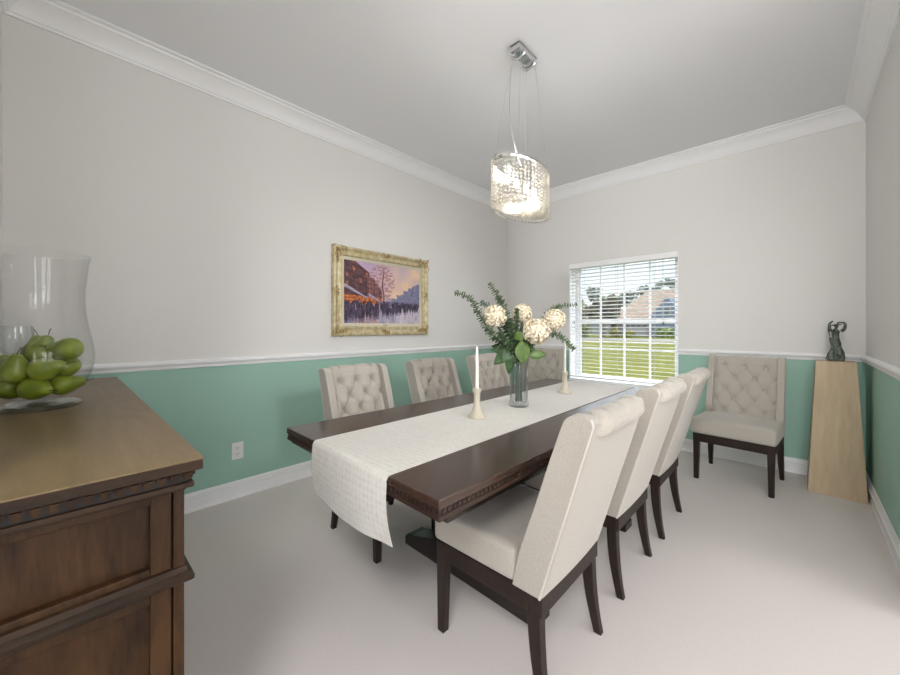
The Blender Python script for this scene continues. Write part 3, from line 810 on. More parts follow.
o = MB(); o.box(-bx1-.02, PX+.02, SY0+.004, by1+.02, .0, .075); o.build('plinth', M['oak_dark'], sb, bevel=.006)
for i in range(3):
    wdt = (2*bx1-.14)/3; x0 = -bx1+.07+i*(wdt)
    o = MB(); o.box(x0+.006, x0+wdt-.006, by1-.012, by1+.004, .722, SZ-.082); d = o.build('drawer', M['oak'], sb, bevel=.004)
    o = MB(); o.lathe([(0, 0), (.006, 0), (.006, .012), (.014, .02), (.013, .027), (0, .03)], 16, mat=Matrix.Translation((x0+wdt/2, by1+.004, .79)) @ Matrix.Rotation(R(-90), 4, 'X')); o.build('knob', M['gilt_dark'], d, smooth=True)
    o = MB(); o.box(x0+.006, x0+wdt-.006, by1-.012, by1+.002, .09, .66); d = o.build('door', M['oak'], sb, bevel=.004)
    o = MB(); o.box(x0+.06, x0+wdt-.06, by1+.002, by1+.007, .15, .60); o.build('raised_panel', M['oak'], d, bevel=.004)
    o = MB(); o.lathe([(0, 0), (.006, 0), (.006, .012), (.014, .02), (.013, .027), (0, .03)], 16, mat=Matrix.Translation((x0+.035, by1+.002, .40)) @ Matrix.Rotation(R(-90), 4, 'X')); o.build('knob', M['gilt_dark'], d, smooth=True)

# hurricane jar
VX, VY = -1.895, -.058
hv = thing('hurricane_jar', 'large clear glass footed hurricane jar full of green pears on the sideboard', 'glass jar', (VX, VY, SZ))
o = MB(); o.lathe([(0, .0), (.098, 0), (.104, .004), (.104, .012), (.098, .017), (.075, .015), (.045, .016), (.034, .020), (0, .021)], 64)
o.build('foot', M['glass_foot'], hv, smooth=True, angle=50)
bow = [(.0, .022), (.03, .023), (.07, .035), (.104, .064), (.126, .102), (.137, .145), (.1385, .18), (.134, .22), (.125, .27), (.117, .32), (.1135, .37), (.1145, .42), (.119, .465), (.123, .505), (.128, .532)]
bowi = curve_pts([Vector((r, z, 0)) for r, z in bow]); bowi = [(max(0, p.x), p.y) for p in bowi]
o = MB(); o.lathe(bowi+[(.1265, .534)]+[(max(0, r-.003), z+(.003 if z < .06 else 0)) for r, z in bowi[::-1]], 72); o.build('bowl', M['glass'], hv, smooth=True, angle=60)

# pears
prof_p = [(0, 0), (.010, .0005), (.022, .004), (.031, .013), (.0355, .026), (.0345, .040), (.029, .053), (.0225, .064), (.0185, .074), (.0155, .082), (.009, .089), (0, .0905)]
pp = [(p.x, p.y-.038) for p in curve_pts([Vector((r, z, 0)) for r, z in prof_p])]; pp = [(max(0, r), z) for r, z in pp]
o = MB(); rndp = random.Random(3)
p0 = thing('pear', 'x', 'pear', group='green pears in the glass jar')
o.lathe(pp, 28, rib=lambda a, z: .03*math.cos(2*a+z*40)+.02*math.cos(3*a)); o.build('body', M['pear'], p0, smooth=True, angle=180, merge=True)
o = MB(); o.tube([(0, 0, .050), (.001, 0, .058), (.004, .002, .067), (.009, .003, .074)], [.0014, .0012, .0012, .0018], 6); o.build('pear_stem', M['pear_stem'], p0, smooth=True)
# (lat, dep, z) relative to jar axis, and axis direction (lat, dep, up)
pears = [
 (-.052, -.045, 1.032, (-1, .3, .05), 'green pear lying lowest at the left of the jar floor'),
 (.045, -.050, 1.030, (1, -.2, -.1), 'green pear lying lowest at the right of the jar floor'),
 (.035, .050, 1.030, (.6, 1, .1), 'green pear at the jar floor behind the others'),
 (-.058, .045, 1.034, (-1, .8, .1), 'green pear on the jar floor, back left'),
 (-.010, -.062, 1.092, (.35, -.2, 1), 'green pear standing tilted front centre of the jar'),
 (.066, -.040, 1.094, (1, .25, .25), 'green pear lying sideways at the right front of the jar'),
 (.040, .045, 1.098, (-.6, -.3, .5), 'green pear wedged behind the sideways one'),
 (-.078, -.012, 1.100, (-.8, .1, .5), 'green pear leaning at the left side of the jar'),
 (-.012, .020, 1.150, (.25, .1, 1), 'topmost green pear with curved stem in the middle of the jar'),
 (.082, .012, 1.160, (-1, -.1, .08), 'green pear lying highest at the right, against the glass'),
 (-.070, .055, 1.150, (-.3, .3, 1), 'green pear at the upper left back of the jar'),
]
first = True
for lat, dep, z, ax, lb in pears:
    if first: pr_ = p0; first = False
    else: pr_ = copy_tree(p0)
    pr_['label'] = lb; pr_.scale = (1.07,)*3
    pr_.location = (VX+c45*lat-s45*dep, VY+s45*lat+c45*dep, z-.010)
    a = Vector((c45*ax[0]-s45*ax[1], s45*ax[0]+c45*ax[1], ax[2])).normalized()
    pr_.rotation_euler = a.to_track_quat('Z', 'Y').to_euler()

# crystal piece behind the jar
o = MB(); fac = lambda a, z: .06*abs(math.cos(6*a))-.03
o.lathe([(0, 0), (.040, 0), (.042, .006), (.020, .014), (.010, .03), (.010, .10), (.014, .14), (.034, .16), (.050, .19), (.056, .235), (.052, .285), (.049, .285), (.053, .235), (.046, .192), (.030, .166), (0, .158)], 48, rib=fac)
o = o.build('crystal_goblet', M['crystal'], smooth=True, angle=25, loc=(-2.46, -.145, SZ)); tag(o, 'cut crystal goblet on the sideboard, seen through the glass jar', 'goblet')

# ------------------------------------------------------------------ painting
PY0, PY1, PZ0, PZ1 = 1.594, 2.713, 1.150, 1.945
pa = thing('framed_painting', 'ornate gilt-framed impressionist street painting on the left wall', 'painting', (XL, (PY0+PY1)/2, (PZ0+PZ1)/2))
hy, hz = (PY1-PY0)/2, (PZ1-PZ0)/2
prf = [(0, .0), (0, .030), (.008, .040), (.020, .044), (.030, .034), (.045, .028), (.062, .032), (.074, .040), (.082, .036), (.086, .024), (.086, .0)]
o = MB(); n = len(prf)
cor = [(-1, -1), (1, -1), (1, 1), (-1, 1)]
vs = [(d, sy*(hy-w), sz*(hz-w)) for sy, sz in cor for w, d in prf]
fs = [(c*n+i, c*n+i+1, ((c+1) % 4)*n+i+1, ((c+1) % 4)*n+i) for c in range(4) for i in range(n-1)]
o.add(vs, fs); frm = o.build('frame', M['gilt'], pa, smooth=True, angle=30)
w0, w1_ = .086, .114
o = MB(); prf2 = [(w0-.001, .0), (w0-.001, .022), (w0+.004, .024), (w1_-.004, .018), (w1_, .014), (w1_, .0)]; n = len(prf2)
vs = [(d, sy*(hy-w), sz*(hz-w)) for sy, sz in cor for w, d in prf2]
fs = [(c*n+i, c*n+i+1, ((c+1) % 4)*n+i+1, ((c+1) % 4)*n+i) for c in range(4) for i in range(n-1)]
o.add(vs, fs); o.build('liner', M['liner'], pa, smooth=True, angle=30)
rnd = random.Random(11)
def scroll(cy, cz, sy, sz, nm, big=True):
    o = MB()
    for k in range(26 if big else 9):
        if big:
            t_ = rnd.random()*.13; w = rnd.random()*.055
            if rnd.random() < .5: y_, z_ = t_, w
            else: y_, z_ = w, t_
        else: y_, z_ = (rnd.random()-.5)*.09, rnd.random()*.04
        if big: p = (.030+rnd.random()*.012, cy-sy*(y_+.006), cz-sz*(z_+.006))
        elif sz: p = (.034+rnd.random()*.01, cy+y_, cz-sz*(z_+.01))
        else: p = (.034+rnd.random()*.01, cy-sy*(z_+.01), cz+y_)
        rr = .007+rnd.random()*.008
        a_ = rnd.random()*6; pts = [(p[0]+.004*math.sin(q), p[1]+rr*1.3*math.cos(a_+q*.9)*(1-q/6), p[2]+rr*1.3*math.sin(a_+q*.9)*(1-q/6)) for q in [j*.6 for j in range(8)]]
        o.tube(pts, [.0045*(1-.09*j) for j in range(8)], 6)
    o.build(nm, M['gilt_dark'], frm, smooth=True)
for sy, sz in cor: scroll(sy*hy, sz*hz, sy, sz, 'corner_ornament')
for sy, sz in ((0, 1), (0, -1), (1, 0), (-1, 0)): scroll(sy*hy, sz*hz, sy, sz, 'centre_ornament', False)
# canvas with painted vertex colours
CW, CH = 2*(hy-w1_), 2*(hz-w1_)
NXc, NYc = 210, 150
def mix(a, b, t): t = max(0, min(1, t)); return tuple(a[i]*(1-t)+b[i]*t for i in range(3))
def nz(x, y, s, o_=0): return noise.noise(Vector((x*s, y*s, o_)))
blobs = []
rb = random.Random(5)
for k in range(270):
    u = rb.random()**1.25*.98; d = rb.random()
    base = .67+.30*d*(1-.72*u)
    hgt = .05+.11*d*(1-.7*u)
    blobs.append((u, base, .006+.012*d*(1-.6*u), hgt, rb.random()))
def paint(u, v):       # v from the top
    w = nz(u, v, 9, 1)*.03
    sky = mix((205, 170, 190), (238, 205, 175), (u-.25)*1.8+nz(u, v, 5)*.5); sky = mix(sky, (170, 160, 200), .7*max(0, .5-v*1.6+nz(u, v, 6, 4)*.6)); sky = mix(sky, (245, 222, 190), max(0, (v-.3)*2-.1)*.8)
    col = sky
    # hazy block at the right
    yr = .62-.36*max(0, (u-.58)/.42)**.8+nz(u, v, 16)*.05
    if v > yr and v < .68: col = mix((112, 120, 155), (150, 140, 165), nz(u, v, 22, 3)+.5)
    if u > .5 and u < .9 and .60-.04*math.sin(u*25) < v < .68: col = mix(col, (140, 125, 160), .6)
    # tree
    if abs(u-.475-.01*math.sin(v*14)) < .007+.004*v and .12 < v < .68: col = (92, 62, 70)
    if math.hypot((u-.46)/.17, (v-.30)/.30) < 1 and nz(u, v, 26, 8) > -.02: col = mix(col, (150, 96, 108), .5)
    # left blocks
    e1 = .30; top1 = .02+.0*u
    roofline = (u-.02)*.95-.10
    if u < .30 and v > roofline:
        col = mix((78, 50, 58), (112, 72, 74), nz(u, v, 18, 2)+.5)
        if abs(((v-u*.55)*7.5) % 1-.5) > .42: col = mix(col, (60, 38, 48), .6)
        cu, cv = (u*13) % 1, ((v-u*.5)*7) % 1
        if .3 < cu < .62 and .25 < cv < .7 and v < .44+u*.6: col = mix(col, (214, 132, 84) if nz(math.floor(u*13)*3.13+.3, math.floor((v-u*.5)*7)*2.7+.4, 1, 9) > .02 else (64, 46, 60), .55+nz(u, v, 40, 3))
    if .27 < u < .46 and v > .10+(u-.27)*1.9 and v > .22+.4*(u-.27):
        col = mix((92, 62, 74), (140, 92, 92), nz(u, v, 24, 6)+.5)
        if ((u*26) % 1) > .6 and ((v*15) % 1) > .55: col = mix(col, (214, 140, 92), .5+nz(u, v, 30, 4))
    # lit shop fronts
    if u < .46 and .56-.02*(1-u)+u*.06 < v < .70: col = mix((226, 128, 58), (120, 62, 46), nz(u, v, 38, 2)*1.2+.45)
    # awnings
    for (u0, u1, v0, v1) in ((0, .275, .40, .585), (.29, .455, .53, .645)):
        if u0 <= u <= u1:
            f = (u-u0)/(u1-u0); c_ = v0+(v1-v0)*f; th = .055*(1-f*.6)
            if c_-th*.5 < v < c_+th*.5: col = mix((198, 192, 206), (128, 122, 148), (v-c_)/th+.5+nz(u, v, 30, 2)*.5)
    # street
    if v > .68:
        col = mix((150, 140, 165), (196, 184, 196), u*1.1+nz(u*2, v, 6, 3)*.6)
        col = mix(col, (216, 150, 112), max(0, .75-abs(u-.20)*7)*.9); col = mix(col, (205, 140, 110), max(0, .6-abs(u-.345)*11)); col = mix(col, (120, 112, 140), max(0, nz(u*3, v*.6, 14, 5)))
        col = mix(col, (226, 220, 226), max(0, .5-abs(u-.72)*4)+max(0, nz(u*2, v, 12, 7)*.5))
    if .62 < v < .70 and u > .4: col = mix(col, (100, 92, 125), .55+nz(u*3, v, 20, 1)*.6)
    for (bu, bv, bw, bh, sh) in blobs:
        if abs(u-bu) < bw and bv-bh < v < bv+.01:
            k = (v-(bv-bh))/bh; wd = bw*(.45 if k < .16 else (1 if k < .75 else .7))
            if abs(u-bu) < wd: col = mix((40, 32, 48), (84, 70, 98), sh); col = mix(col, (120, 80, 80), .3 if sh > .85 else 0)
        if abs(u-bu) < bw*.7 and bv < v < bv+bh*.5: col = mix(col, (96, 84, 112), .45)
    t = nz(u, v, 60, 5)*16+nz(u, v*2, 110, 2)*10
    return tuple(max(0, min(255, q+t)) for q in col)
o = MB(); o.grid(NXc, NYc, lambda u, v: (.0165, -CW/2+CW*u, -CH/2+CH*v))
can = o.build('canvas', M['liner'], pa, smooth=True)
ca = can.data.color_attributes.new('paint', 'FLOAT_COLOR', 'POINT')
for i, vtx in enumerate(can.data.vertices):
    u = (vtx.co.y+CW/2)/CW; v = 1-(vtx.co.z+CH/2)/CH
    ca.data[i].color = c4(srgb(*paint(u, v)))
m, t_, o_ = nt('oil_paint'); p = N(t_, 'ShaderNodeBsdfPrincipled'); p.inputs['Roughness'].default_value = .5
at_ = N(t_, 'ShaderNodeVertexColor'); at_.layer_name = 'paint'; t_.links.new(at_.outputs[0], p.inputs['Base Color']); t_.links.new(p.outputs[0], o_.inputs[0])
can.data.materials[0] = m
o = MB(); o.box(.001, .0155, -CW/2, CW/2, -CH/2, CH/2); o.build('backing_board', M['liner'], pa)
o = MB(); o.box(.021, .0235, -.03, .03, -hz+.094, -hz+.103); o.build('name_plate', M['gilt_dark'], pa)

# ------------------------------------------------------------------ outlet
ot = thing('wall_outlet', 'white duplex electrical outlet low on the green left wall', 'outlet', (XL, .862, .336))
o = MB(); o.box(0, .006, -.038, .038, -.060, .060); o.build('cover_plate', M['plastic'], ot, bevel=.0025)
for dz in (-.021, .021):
    o = MB(); o.box(.0055, .0085, -.017, .017, dz-.014, dz+.014); rc = o.build('receptacle', M['plastic'], ot, bevel=.002)
    o = MB()
    o.box(.0083, .0088, -.008, -.0055, dz-.004, dz+.007); o.box(.0083, .0088, .0055, .008, dz-.004, dz+.007); o.box(.0083, .0088, -.002, .002, dz-.011, dz-.006)
    o.build('slots', M['plastic_dark'], rc)

# ------------------------------------------------------------------ pedestal and figurine
pd = MB(); pd.frustum(.058, .358, 3.825, 4.125, 0, .104, .312, 3.895, 4.095, .972)
o = pd.build('display_pedestal', M['plywood'], bevel=.002); tag(o, 'tall tapered pale wooden pedestal in the far right corner', 'pedestal')
fg = thing('figurine', 'green bronze figurine of a robed woman with raised arms on the pedestal', 'figurine', (.212, 3.985, .972), R(8))
o = MB()
def skirt(u, v):
    a_ = 2*PI*u; z = .012+.165*v
    r = .026*(1-v)**1.15+.021+.003*math.sin(v*9)
    r *= 1+.12*(1-v*.5)*math.sin(7*a_+v*5)+.05*math.sin(13*a_-v*9)
    return (r*math.cos(a_)*1.0+.006*math.sin(v*4)-.004, r*math.sin(a_)*.72, z)
o.grid(56, 26, skirt, closed_u=True)
o.lathe([(0, 0), (.047, 0), (.049, .006), (.045, .014), (0, .016)], 28, rib=lambda a, z: .04*math.sin(5*a))
body = [(0, 0, .160, .029), (-.002, 0, .185, .027), (-.003, 0, .205, .029), (-.002, 0, .222, .033), (-.001, 0, .236, .020), (.0, 0, .247, .010)]
prv = [(x, y, z) for x, y, z, r in body]; o.tube(prv, [r for *_, r in body], 14, flat=.7)
o.sphere((.002, -.002, .262), .0145, 12, 10, sc=(.85, .95, 1.1))
o.sphere((.004, .008, .268), .012, 10, 8)
for P_, Rr in (([(.026, 0, .226), (.040, -.004, .236), (.047, -.006, .262), (.044, -.004, .284), (.024, 0, .289), (.006, .002, .284)], [.0115, .0105, .009, .0075, .0065, .006]),
               ([(-.026, 0, .226), (-.034, -.006, .244), (-.036, -.004, .264), (-.033, 0, .280), (-.024, .002, .292), (-.014, .004, .298)], [.0115, .010, .0085, .007, .006, .005])):
    o.tube([tuple(v) for v in curve_pts([Vector(q) for q in P_])], [Rr[min(len(Rr)-1, i//8)]*(1-(i % 8)/8)+Rr[min(len(Rr)-1, i//8+1)]*((i % 8)/8) for i in range(8*(len(P_)-1)+1)], 8)
o.tube([(-.036, -.004, .262), (-.016, -.014, .270), (.012, -.014, .274), (.028, -.006, .272)], [.005, .010, .010, .005], 8, flat=.5)
o.tube([(-.044, 0, .250), (-.038, .002, .22), (-.03, .006, .19), (-.034, .008, .16)], [.004, .007, .006, .002], 8, flat=.5)
o.build('body', M['bronze'], fg, smooth=True, angle=50)

# ------------------------------------------------------------------ chandelier
chn = thing('chandelier', 'oval crystal bead chandelier hanging by thin wires over the table', 'chandelier', (-1.19, 1.875, 0))
CA, CB, CZ0, CZ1 = .120, .250, 1.895, 2.170
KX, KY = -.045, .095
o = MB(); o.box(KX-.038, KX+.038, KY-.105, KY+.105, ZC-.010, ZC); o.box(KX-.034, KX+.034, KY-.10, KY+.10, ZC-.045, ZC-.010)
can_ = o.build('canopy', M['chrome'], chn, bevel=.008, seg=3)
for yy, r0 in ((KY-.06, .038), (KY+.06, .038)):
    o = MB(); o.tube([(KX+r0*1.15*math.cos(a_), yy, ZC-.038-.034*math.sin(a_)) for a_ in [PI*k/14 for k in range(15)]], .0065, 10, flat=1.8)
    o.build('canopy_loop', M['chrome'], can_, smooth=True)
for sx, sy in ((-1, -1), (1, -1), (-1, 1), (1, 1)):
    o = MB(); o.tube([(KX+sx*.03, KY+sy*.08, ZC-.04), (sx*.082, sy*.165, CZ1)], .0011, 5); o.build('suspension_wire', M['steel'], chn)
o = MB(); o.tube([tuple(v) for v in curve_pts([Vector(q) for q in [(KX-.02, KY-.05, ZC-.04), (KX-.035, KY-.085, 2.80), (KX-.03, KY-.11, 2.55), (-.03, -.04, 2.33), (0, 0, CZ1)]])], .0028, 8); o.build('power_cord', M['steel'], chn, smooth=True)
o = MB(); nn = 72
def ov(k, a_, b_): q = 2*PI*k/nn; return (a_*math.cos(q), b_*math.sin(q))
for (zz, a_, b_) in ((CZ1, CA, CB),):
    pts = [ov(k, a_, b_) for k in range(nn)]; pin = [ov(k, a_-.012, b_-.012) for k in range(nn)]
    vs = [(x, y, zz-.006) for x, y in pts]+[(x, y, zz+.004) for x, y in pts]+[(x, y, zz+.004) for x, y in pin]+[(x, y, zz-.006) for x, y in pin]
    fs = []
    for k in range(nn):
        q = (k+1) % nn
        for a1, a2 in ((0, 1), (1, 2), (2, 3), (3, 0)): fs.append((a1*nn+k, a1*nn+q, a2*nn+q, a2*nn+k))
    o.add(vs, fs)
o.box(-CA+.01, CA-.01, -.012, .012, CZ1-.004, CZ1+.002); o.box(-.012, .012, -CB+.01, CB-.01, CZ1-.004, CZ1+.002)
o.build('top_ring', M['chrome'], chn, smooth=True, angle=30)
def bead(mb, x, y, z, r=.0078):
    vs = [(x, y, z+r*1.05), (x, y, z-r*1.05)]+[(x+r*math.cos(q*PI/3), y+r*math.sin(q*PI/3), z) for q in range(6)]
    mb.add(vs, [(0, 2+q, 2+(q+1) % 6) for q in range(6)]+[(1, 2+(q+1) % 6, 2+q) for q in range(6)])
st_mesh = None; NS = 48
for k in range(NS):
    q = 2*PI*k/NS; x, y = (CA-.004)*math.cos(q), (CB-.004)*math.sin(q)
    if st_mesh is None:
        mb = MB(); z = -.012
        while z > -(CZ1-CZ0): bead(mb, 0, 0, z, .0094); z -= .0212
        so = mb.build('crystal_strand', M['bead'], chn); st_mesh = so.data
    else:
        so = bpy.data.objects.new('crystal_strand', st_mesh); COL.objects.link(so); so.parent = chn
    so.location = (x, y, CZ1); so.rotation_euler = (0, 0, q)
mb = MB(); rr = random.Random(2)
yy = -CB+.02
while yy < CB-.01:
    hx_ = CA*math.sqrt(max(0, 1-(yy/CB)**2))-.012; xx = -hx_
    while xx < hx_:
        zb = CZ0+.012+.025*((xx/CA)**2+(yy/CB)**2); bead(mb, xx, yy, zb, .0105); bead(mb, xx+.008, yy+.008, zb+.022, .008); xx += .021
    yy += .022
so = mb.build('bottom_crystals', M['bead'], chn); so['kind'] = 'stuff'
for yb_ in (-.14, -.047, .047, .14):
    o = MB(); o.tube([(0, yb_, CZ1-.004), (0, yb_, 2.085)], .009, 10); sk = o.build('socket', M['chrome'], chn)
    o = MB(); o.lathe([(0, 0), (.008, .004), (.0135, .02), (.013, .032), (.009, .046), (0, .048)], 14, c=(0, yb_, 2.037)); o.build('bulb', M['bulb'], chn, smooth=True)

# ------------------------------------------------------------------ outside
GZ = -.35
mb = MB(); mb.box(-90, 60, YB+WT+.02, 41, GZ-.1, GZ); mb.box(-90, 60, 43.6, 47.5, GZ-.1, GZ); mb.box(-90, 60, 54.5, 170, GZ-.1, GZ)
struct(mb.build('ground_lawn', M['lawn']))
mb = MB(); mb.box(-90, 60, 41, 43.6, GZ-.1, GZ+.02); struct(mb.build('ground_sidewalk', M['walk']))
mb = MB(); mb.box(-90, 60, 47.5, 54.5, GZ-.12, GZ-.02); struct(mb.build('ground_road', M['road']))
hs = thing('house', 'neighbour house with tan shingle roof and blue-grey gable seen through the window', 'house', (-17, 72, GZ))
o = MB(); o.box(-8.5, 10, 0, 11, 0, 3.35); o.build('wall', M['siding'], hs)
o = MB(); o.add([(-9.2, -.6, 3.3), (10.6, -.6, 3.3), (10.6, 11.6, 3.3), (-9.2, 11.6, 3.3), (-4.2, 5.5, 8.5), (10.6, 5.5, 8.5)], [(0, 1, 5, 4), (1, 2, 5), (2, 3, 4, 5), (3, 0, 4), (3, 2, 1, 0)]); o.build('roof', M['roof'], hs)
o = MB(); o.box(-1.4, 3.4, -1.8, 0, 0, 3.3); o.add([(-1.8, -1.8, 3.3), (3.8, -1.8, 3.3), (1.0, -1.8, 6.9), (-1.8, 4, 3.3), (3.8, 4, 3.3), (1.0, 4, 6.9)], [(0, 1, 2), (3, 5, 4), (0, 2, 5, 3), (1, 4, 5, 2), (0, 3, 4, 1)]); gb = o.build('gable_wing', M['siding_blue'], hs)
o = MB(); o.box(.6, 1.4, -1.88, -1.78, 3.9, 5.0); o.build('pane', M['house_glass'], gb)
o = MB(); o.box(.4, 1.6, -1.86, -1.79, 3.7, 5.2); o.build('window_surround', M['house_white'], gb)
o = MB(); o.box(-6.3, -2.4, -.15, .02, 0, 2.4); d = o.build('garage_door', M['house_white'], hs)
o = MB(); [o.box(-6.1+k*.95, -5.4+k*.95, -.2, -.14, 1.75, 2.15) for k in range(4)]; o.build('pane', M['house_glass'], d)
hs2 = thing('house', 'low distant house left of the tan-roofed one, seen through the window', 'house', (-36, 92, GZ))
o = MB(); o.box(-6, 6, 0, 8, 0, 3.0); o.build('wall', M['siding'], hs2)
o = MB(); o.add([(-6.6, -.6, 3), (6.6, -.6, 3), (6.6, 8.6, 3), (-6.6, 8.6, 3), (-4, 4, 5.4), (4, 4, 5.4)], [(0, 1, 5, 4), (1, 2, 5), (2, 3, 4, 5), (3, 0, 4), (3, 2, 1, 0)]); o.build('roof', M['roof'], hs2)
def tree(nm, lb, cat, x, y, h, w, fol, n=900, trunk=.35, ls=.35, group=None, seed=1, low=.25):
    t = thing(nm, lb, cat, (x, y, GZ), group=group); rd = random.Random(seed)
    if trunk:
        o = MB(); o.tube([(0, 0, 0), (.05*w, 0, h*.35), (0, .04*w, h*.7)], [trunk, trunk*.7, trunk*.3], 8)
        for k in range(6):
            a_ = k*1.05; o.tube([(0, 0, h*(.28+.05*k)), (w*.3*math.cos(a_), w*.3*math.sin(a_), h*(.5+.05*k))], [trunk*.35, trunk*.1], 6)
        o.build('trunk', M['bark'], t, smooth=True)
    cl = [(rd.uniform(-.6, .6)*w*.5, rd.uniform(-.6, .6)*w*.5, h*(low+(1-low)*rd.random()*.85), rd.uniform(.25, .42)*w*.6) for _ in range(12)]
    o = MB()
    for k in range(n):
        c = rd.choice(cl); d = Vector((rd.gauss(0, 1), rd.gauss(0, 1), rd.gauss(0, 1))).normalized()*c[3]*rd.uniform(.6, 1)
        p = Vector(c[:3])+d; p.z = max(.05, min(h, p.z)); a_ = Vector((rd.gauss(0, 1), rd.gauss(0, 1), rd.gauss(0, 1))).normalized(); b_ = a_.orthogonal().normalized(); q = a_.cross(b_)
        s = ls*rd.uniform(.6, 1.3); o.add([p+b_*s, p+q*s, p-b_*s, p-q*s], [(0, 1, 2, 3)])
    o.build('foliage', fol, t)
g = 'yard trees seen through the window'
tree('tree', 'olive tree at the left edge of the window view', 'tree', -26.5, 56, 6.6, 5.5, M['tree_a'], seed=1, group=g)
tree('tree', 'grey-brown bushy tree in front of the tan roof', 'tree', -24.2, 64, 8.0, 5.8, M['tree_b'], seed=2, group=g, n=1300)
tree('tree', 'green tree between the two yard trees', 'tree', -30.5, 66, 7.2, 6, M['tree_a'], seed=3, group=g)
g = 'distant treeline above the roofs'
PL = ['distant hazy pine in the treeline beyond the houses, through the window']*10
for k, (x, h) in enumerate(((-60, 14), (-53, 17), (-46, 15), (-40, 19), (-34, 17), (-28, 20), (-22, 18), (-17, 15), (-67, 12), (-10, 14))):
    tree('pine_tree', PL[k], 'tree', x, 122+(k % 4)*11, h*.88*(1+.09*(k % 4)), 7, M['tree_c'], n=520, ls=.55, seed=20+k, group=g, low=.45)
g = 'shrubs in front of the neighbour house'
for k, (x, y, h, w, mt, lb) in enumerate(((-21.6, 62, 1.5, 2.2, 'shrub_y', 'yellow-green shrub left of the white garage door, through the window'), (-19.4, 62, 1.2, 1.8, 'shrub_y', 'small yellow shrub in front of the garage door, through the window'),
        (-15.5, 67, 1.4, 3.2, 'shrub_g', 'green hedge under the blue-grey gable, through the window'), (-26.5, 60, 1.8, 4, 'shrub_g', 'green shrub at the foot of the yard trees, through the window'))):
    tree('shrub', lb, 'shrub', x, y, h, w, M[mt], n=320, trunk=0, ls=.22, seed=60+k, group=g, low=.2)

# ------------------------------------------------------------------ light
sun = bpy.data.lights.new('sun', 'SUN'); sun.energy = 1.1; sun.angle = R(1.5); sun.color = (1, .95, .86)
so = bpy.data.objects.new('sun', sun); COL.objects.link(so); so.rotation_euler = (R(48), 0, R(-25)) ; 
def area(nm, loc, rot, sx, sy, p, col):
    l = bpy.data.lights.new(nm, 'AREA'); l.shape = 'RECTANGLE'; l.size = sx; l.size_y = sy; l.energy = p; l.color = col
    o = bpy.data.objects.new(nm, l); COL.objects.link(o); o.location = loc; o.rotation_euler = rot
for (u0, u1, z0, z1) in hall_wins_y: area('window_daylight', ((u0+u1)/2, FY-T-.06, (z0+z1)/2), (R(90), 0, 0), u1-u0, z1-z0, 12, (.97, .98, 1))
for (u0, u1, z0, z1) in hall_wins_x: area('window_daylight', (FX+T+.06, (u0+u1)/2, (z0+z1)/2), (R(90), 0, R(90)), u1-u0, z1-z0, 28, (.97, .98, 1))
def point_light(nm, loc, p, rad, col):
    l = bpy.data.lights.new(nm, 'POINT'); l.energy = p; l.shadow_soft_size = rad; l.color = col
    o = bpy.data.objects.new(nm, l); COL.objects.link(o); o.location = loc
point_light('chandelier_light', (-1.19, 1.875, 2.06), 9, .06, (1, .95, .88))
point_light('hall_fill_light', (2.4, -2.0, 1.5), 36, .3, (.975, .985, 1))  # added fill lights with no fixtures, unseen, brightening the dining room
point_light('hall_fill_light', (.5, -3.5, 1.6), 18, .3, (.975, .985, 1))
point_light('hall_fill_light', (3.0, 1.2, 1.5), 9, .3, (.975, .985, 1))
def spot(nm, loc, to, p, ang, blend=.8, rad=.12):
    l = bpy.data.lights.new(nm, 'SPOT'); l.energy = p; l.spot_size = R(ang); l.spot_blend = blend; l.shadow_soft_size = rad; l.color = (.985, .985, .99)
    o = bpy.data.objects.new(nm, l); COL.objects.link(o); o.location = loc; o.rotation_euler = (Vector(to)-Vector(loc)).to_track_quat('-Z', 'Y').to_euler()
spot('fill_spot', (-.30, -1.6, 2.62), (-1.9, 4.25, 1.9), 165, 46)  # added unseen spots, no fixtures; they fill back wall, floor and left side
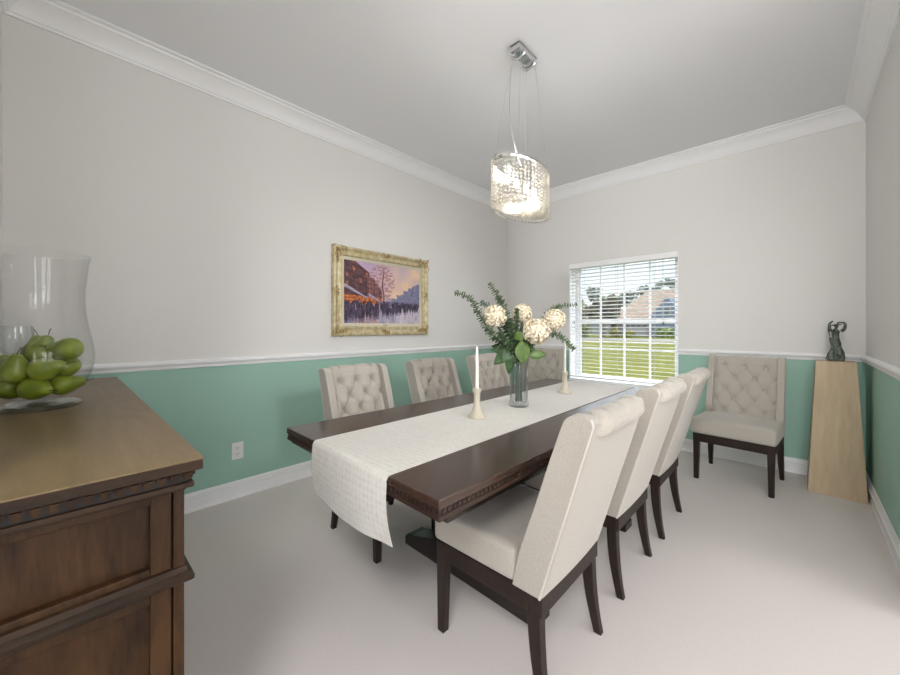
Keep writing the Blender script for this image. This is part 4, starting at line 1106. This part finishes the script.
spot('fill_spot', (.15, -1.6, 2.62), (-.4, 4.25, 1.8), 170, 48)
spot('fill_spot', (.80, -1.6, 2.70), (-.2, 3.6, 0), 150, 50, 1, .25)
spot('fill_spot', (2.6, .9, 2.72), (-2.5, 2.2, 1.15), 230, 36, 1, .25)
spot('fill_spot', (.35, -.9, 2.70), (-2.0, 1.3, 0), 130, 50, 1, .35)
wd = bpy.data.worlds.new('sky'); SC.world = wd; wd.use_nodes = True; t = wd.node_tree; t.nodes.clear()
o = N(t, 'ShaderNodeOutputWorld'); bg = N(t, 'ShaderNodeBackground'); tc = N(t, 'ShaderNodeTexCoord'); sx = N(t, 'ShaderNodeSeparateXYZ')
rp_ = N(t, 'ShaderNodeValToRGB'); e = rp_.color_ramp.elements; e[0].position = 0; e[0].color = (.80, .86, .90, 1); e[1].position = .23; e[1].color = (3.6, 3.85, 4.1, 1)
x_ = e.new(.15); x_.color = (.66, .80, .92, 1)
t.links.new(tc.outputs['Generated'], sx.inputs[0]); t.links.new(sx.outputs['Z'], rp_.inputs[0]); t.links.new(rp_.outputs[0], bg.inputs[0]); t.links.new(bg.outputs[0], o.inputs[0])
bg.inputs[1].default_value = 1.25

# ------------------------------------------------------------------ camera
cam = bpy.data.cameras.new('camera'); co = bpy.data.objects.new('camera', cam); COL.objects.link(co); SC.camera = co
cam.sensor_width = 36; cam.sensor_fit = 'HORIZONTAL'; cam.lens = 366/900*36
cam.shift_x = 0; cam.shift_y = -(337.5-328)/900
cam.clip_start = .02; cam.clip_end = 500
co.location = (0, 0, 1.22); co.rotation_euler = (R(90), 0, R(43.47))
vs_ = SC.view_settings; vs_.view_transform = 'Standard'; vs_.look = 'None'; vs_.gamma = 1; vs_.use_curve_mapping = False; vs_.exposure = .32
SC.cycles.use_denoising = True; SC.cycles.max_bounces = 10; SC.cycles.diffuse_bounces = 6; SC.cycles.transparent_max_bounces = 32
SC.cycles.caustics_reflective = False; SC.cycles.caustics_refractive = False; SC.cycles.sample_clamp_indirect = 6
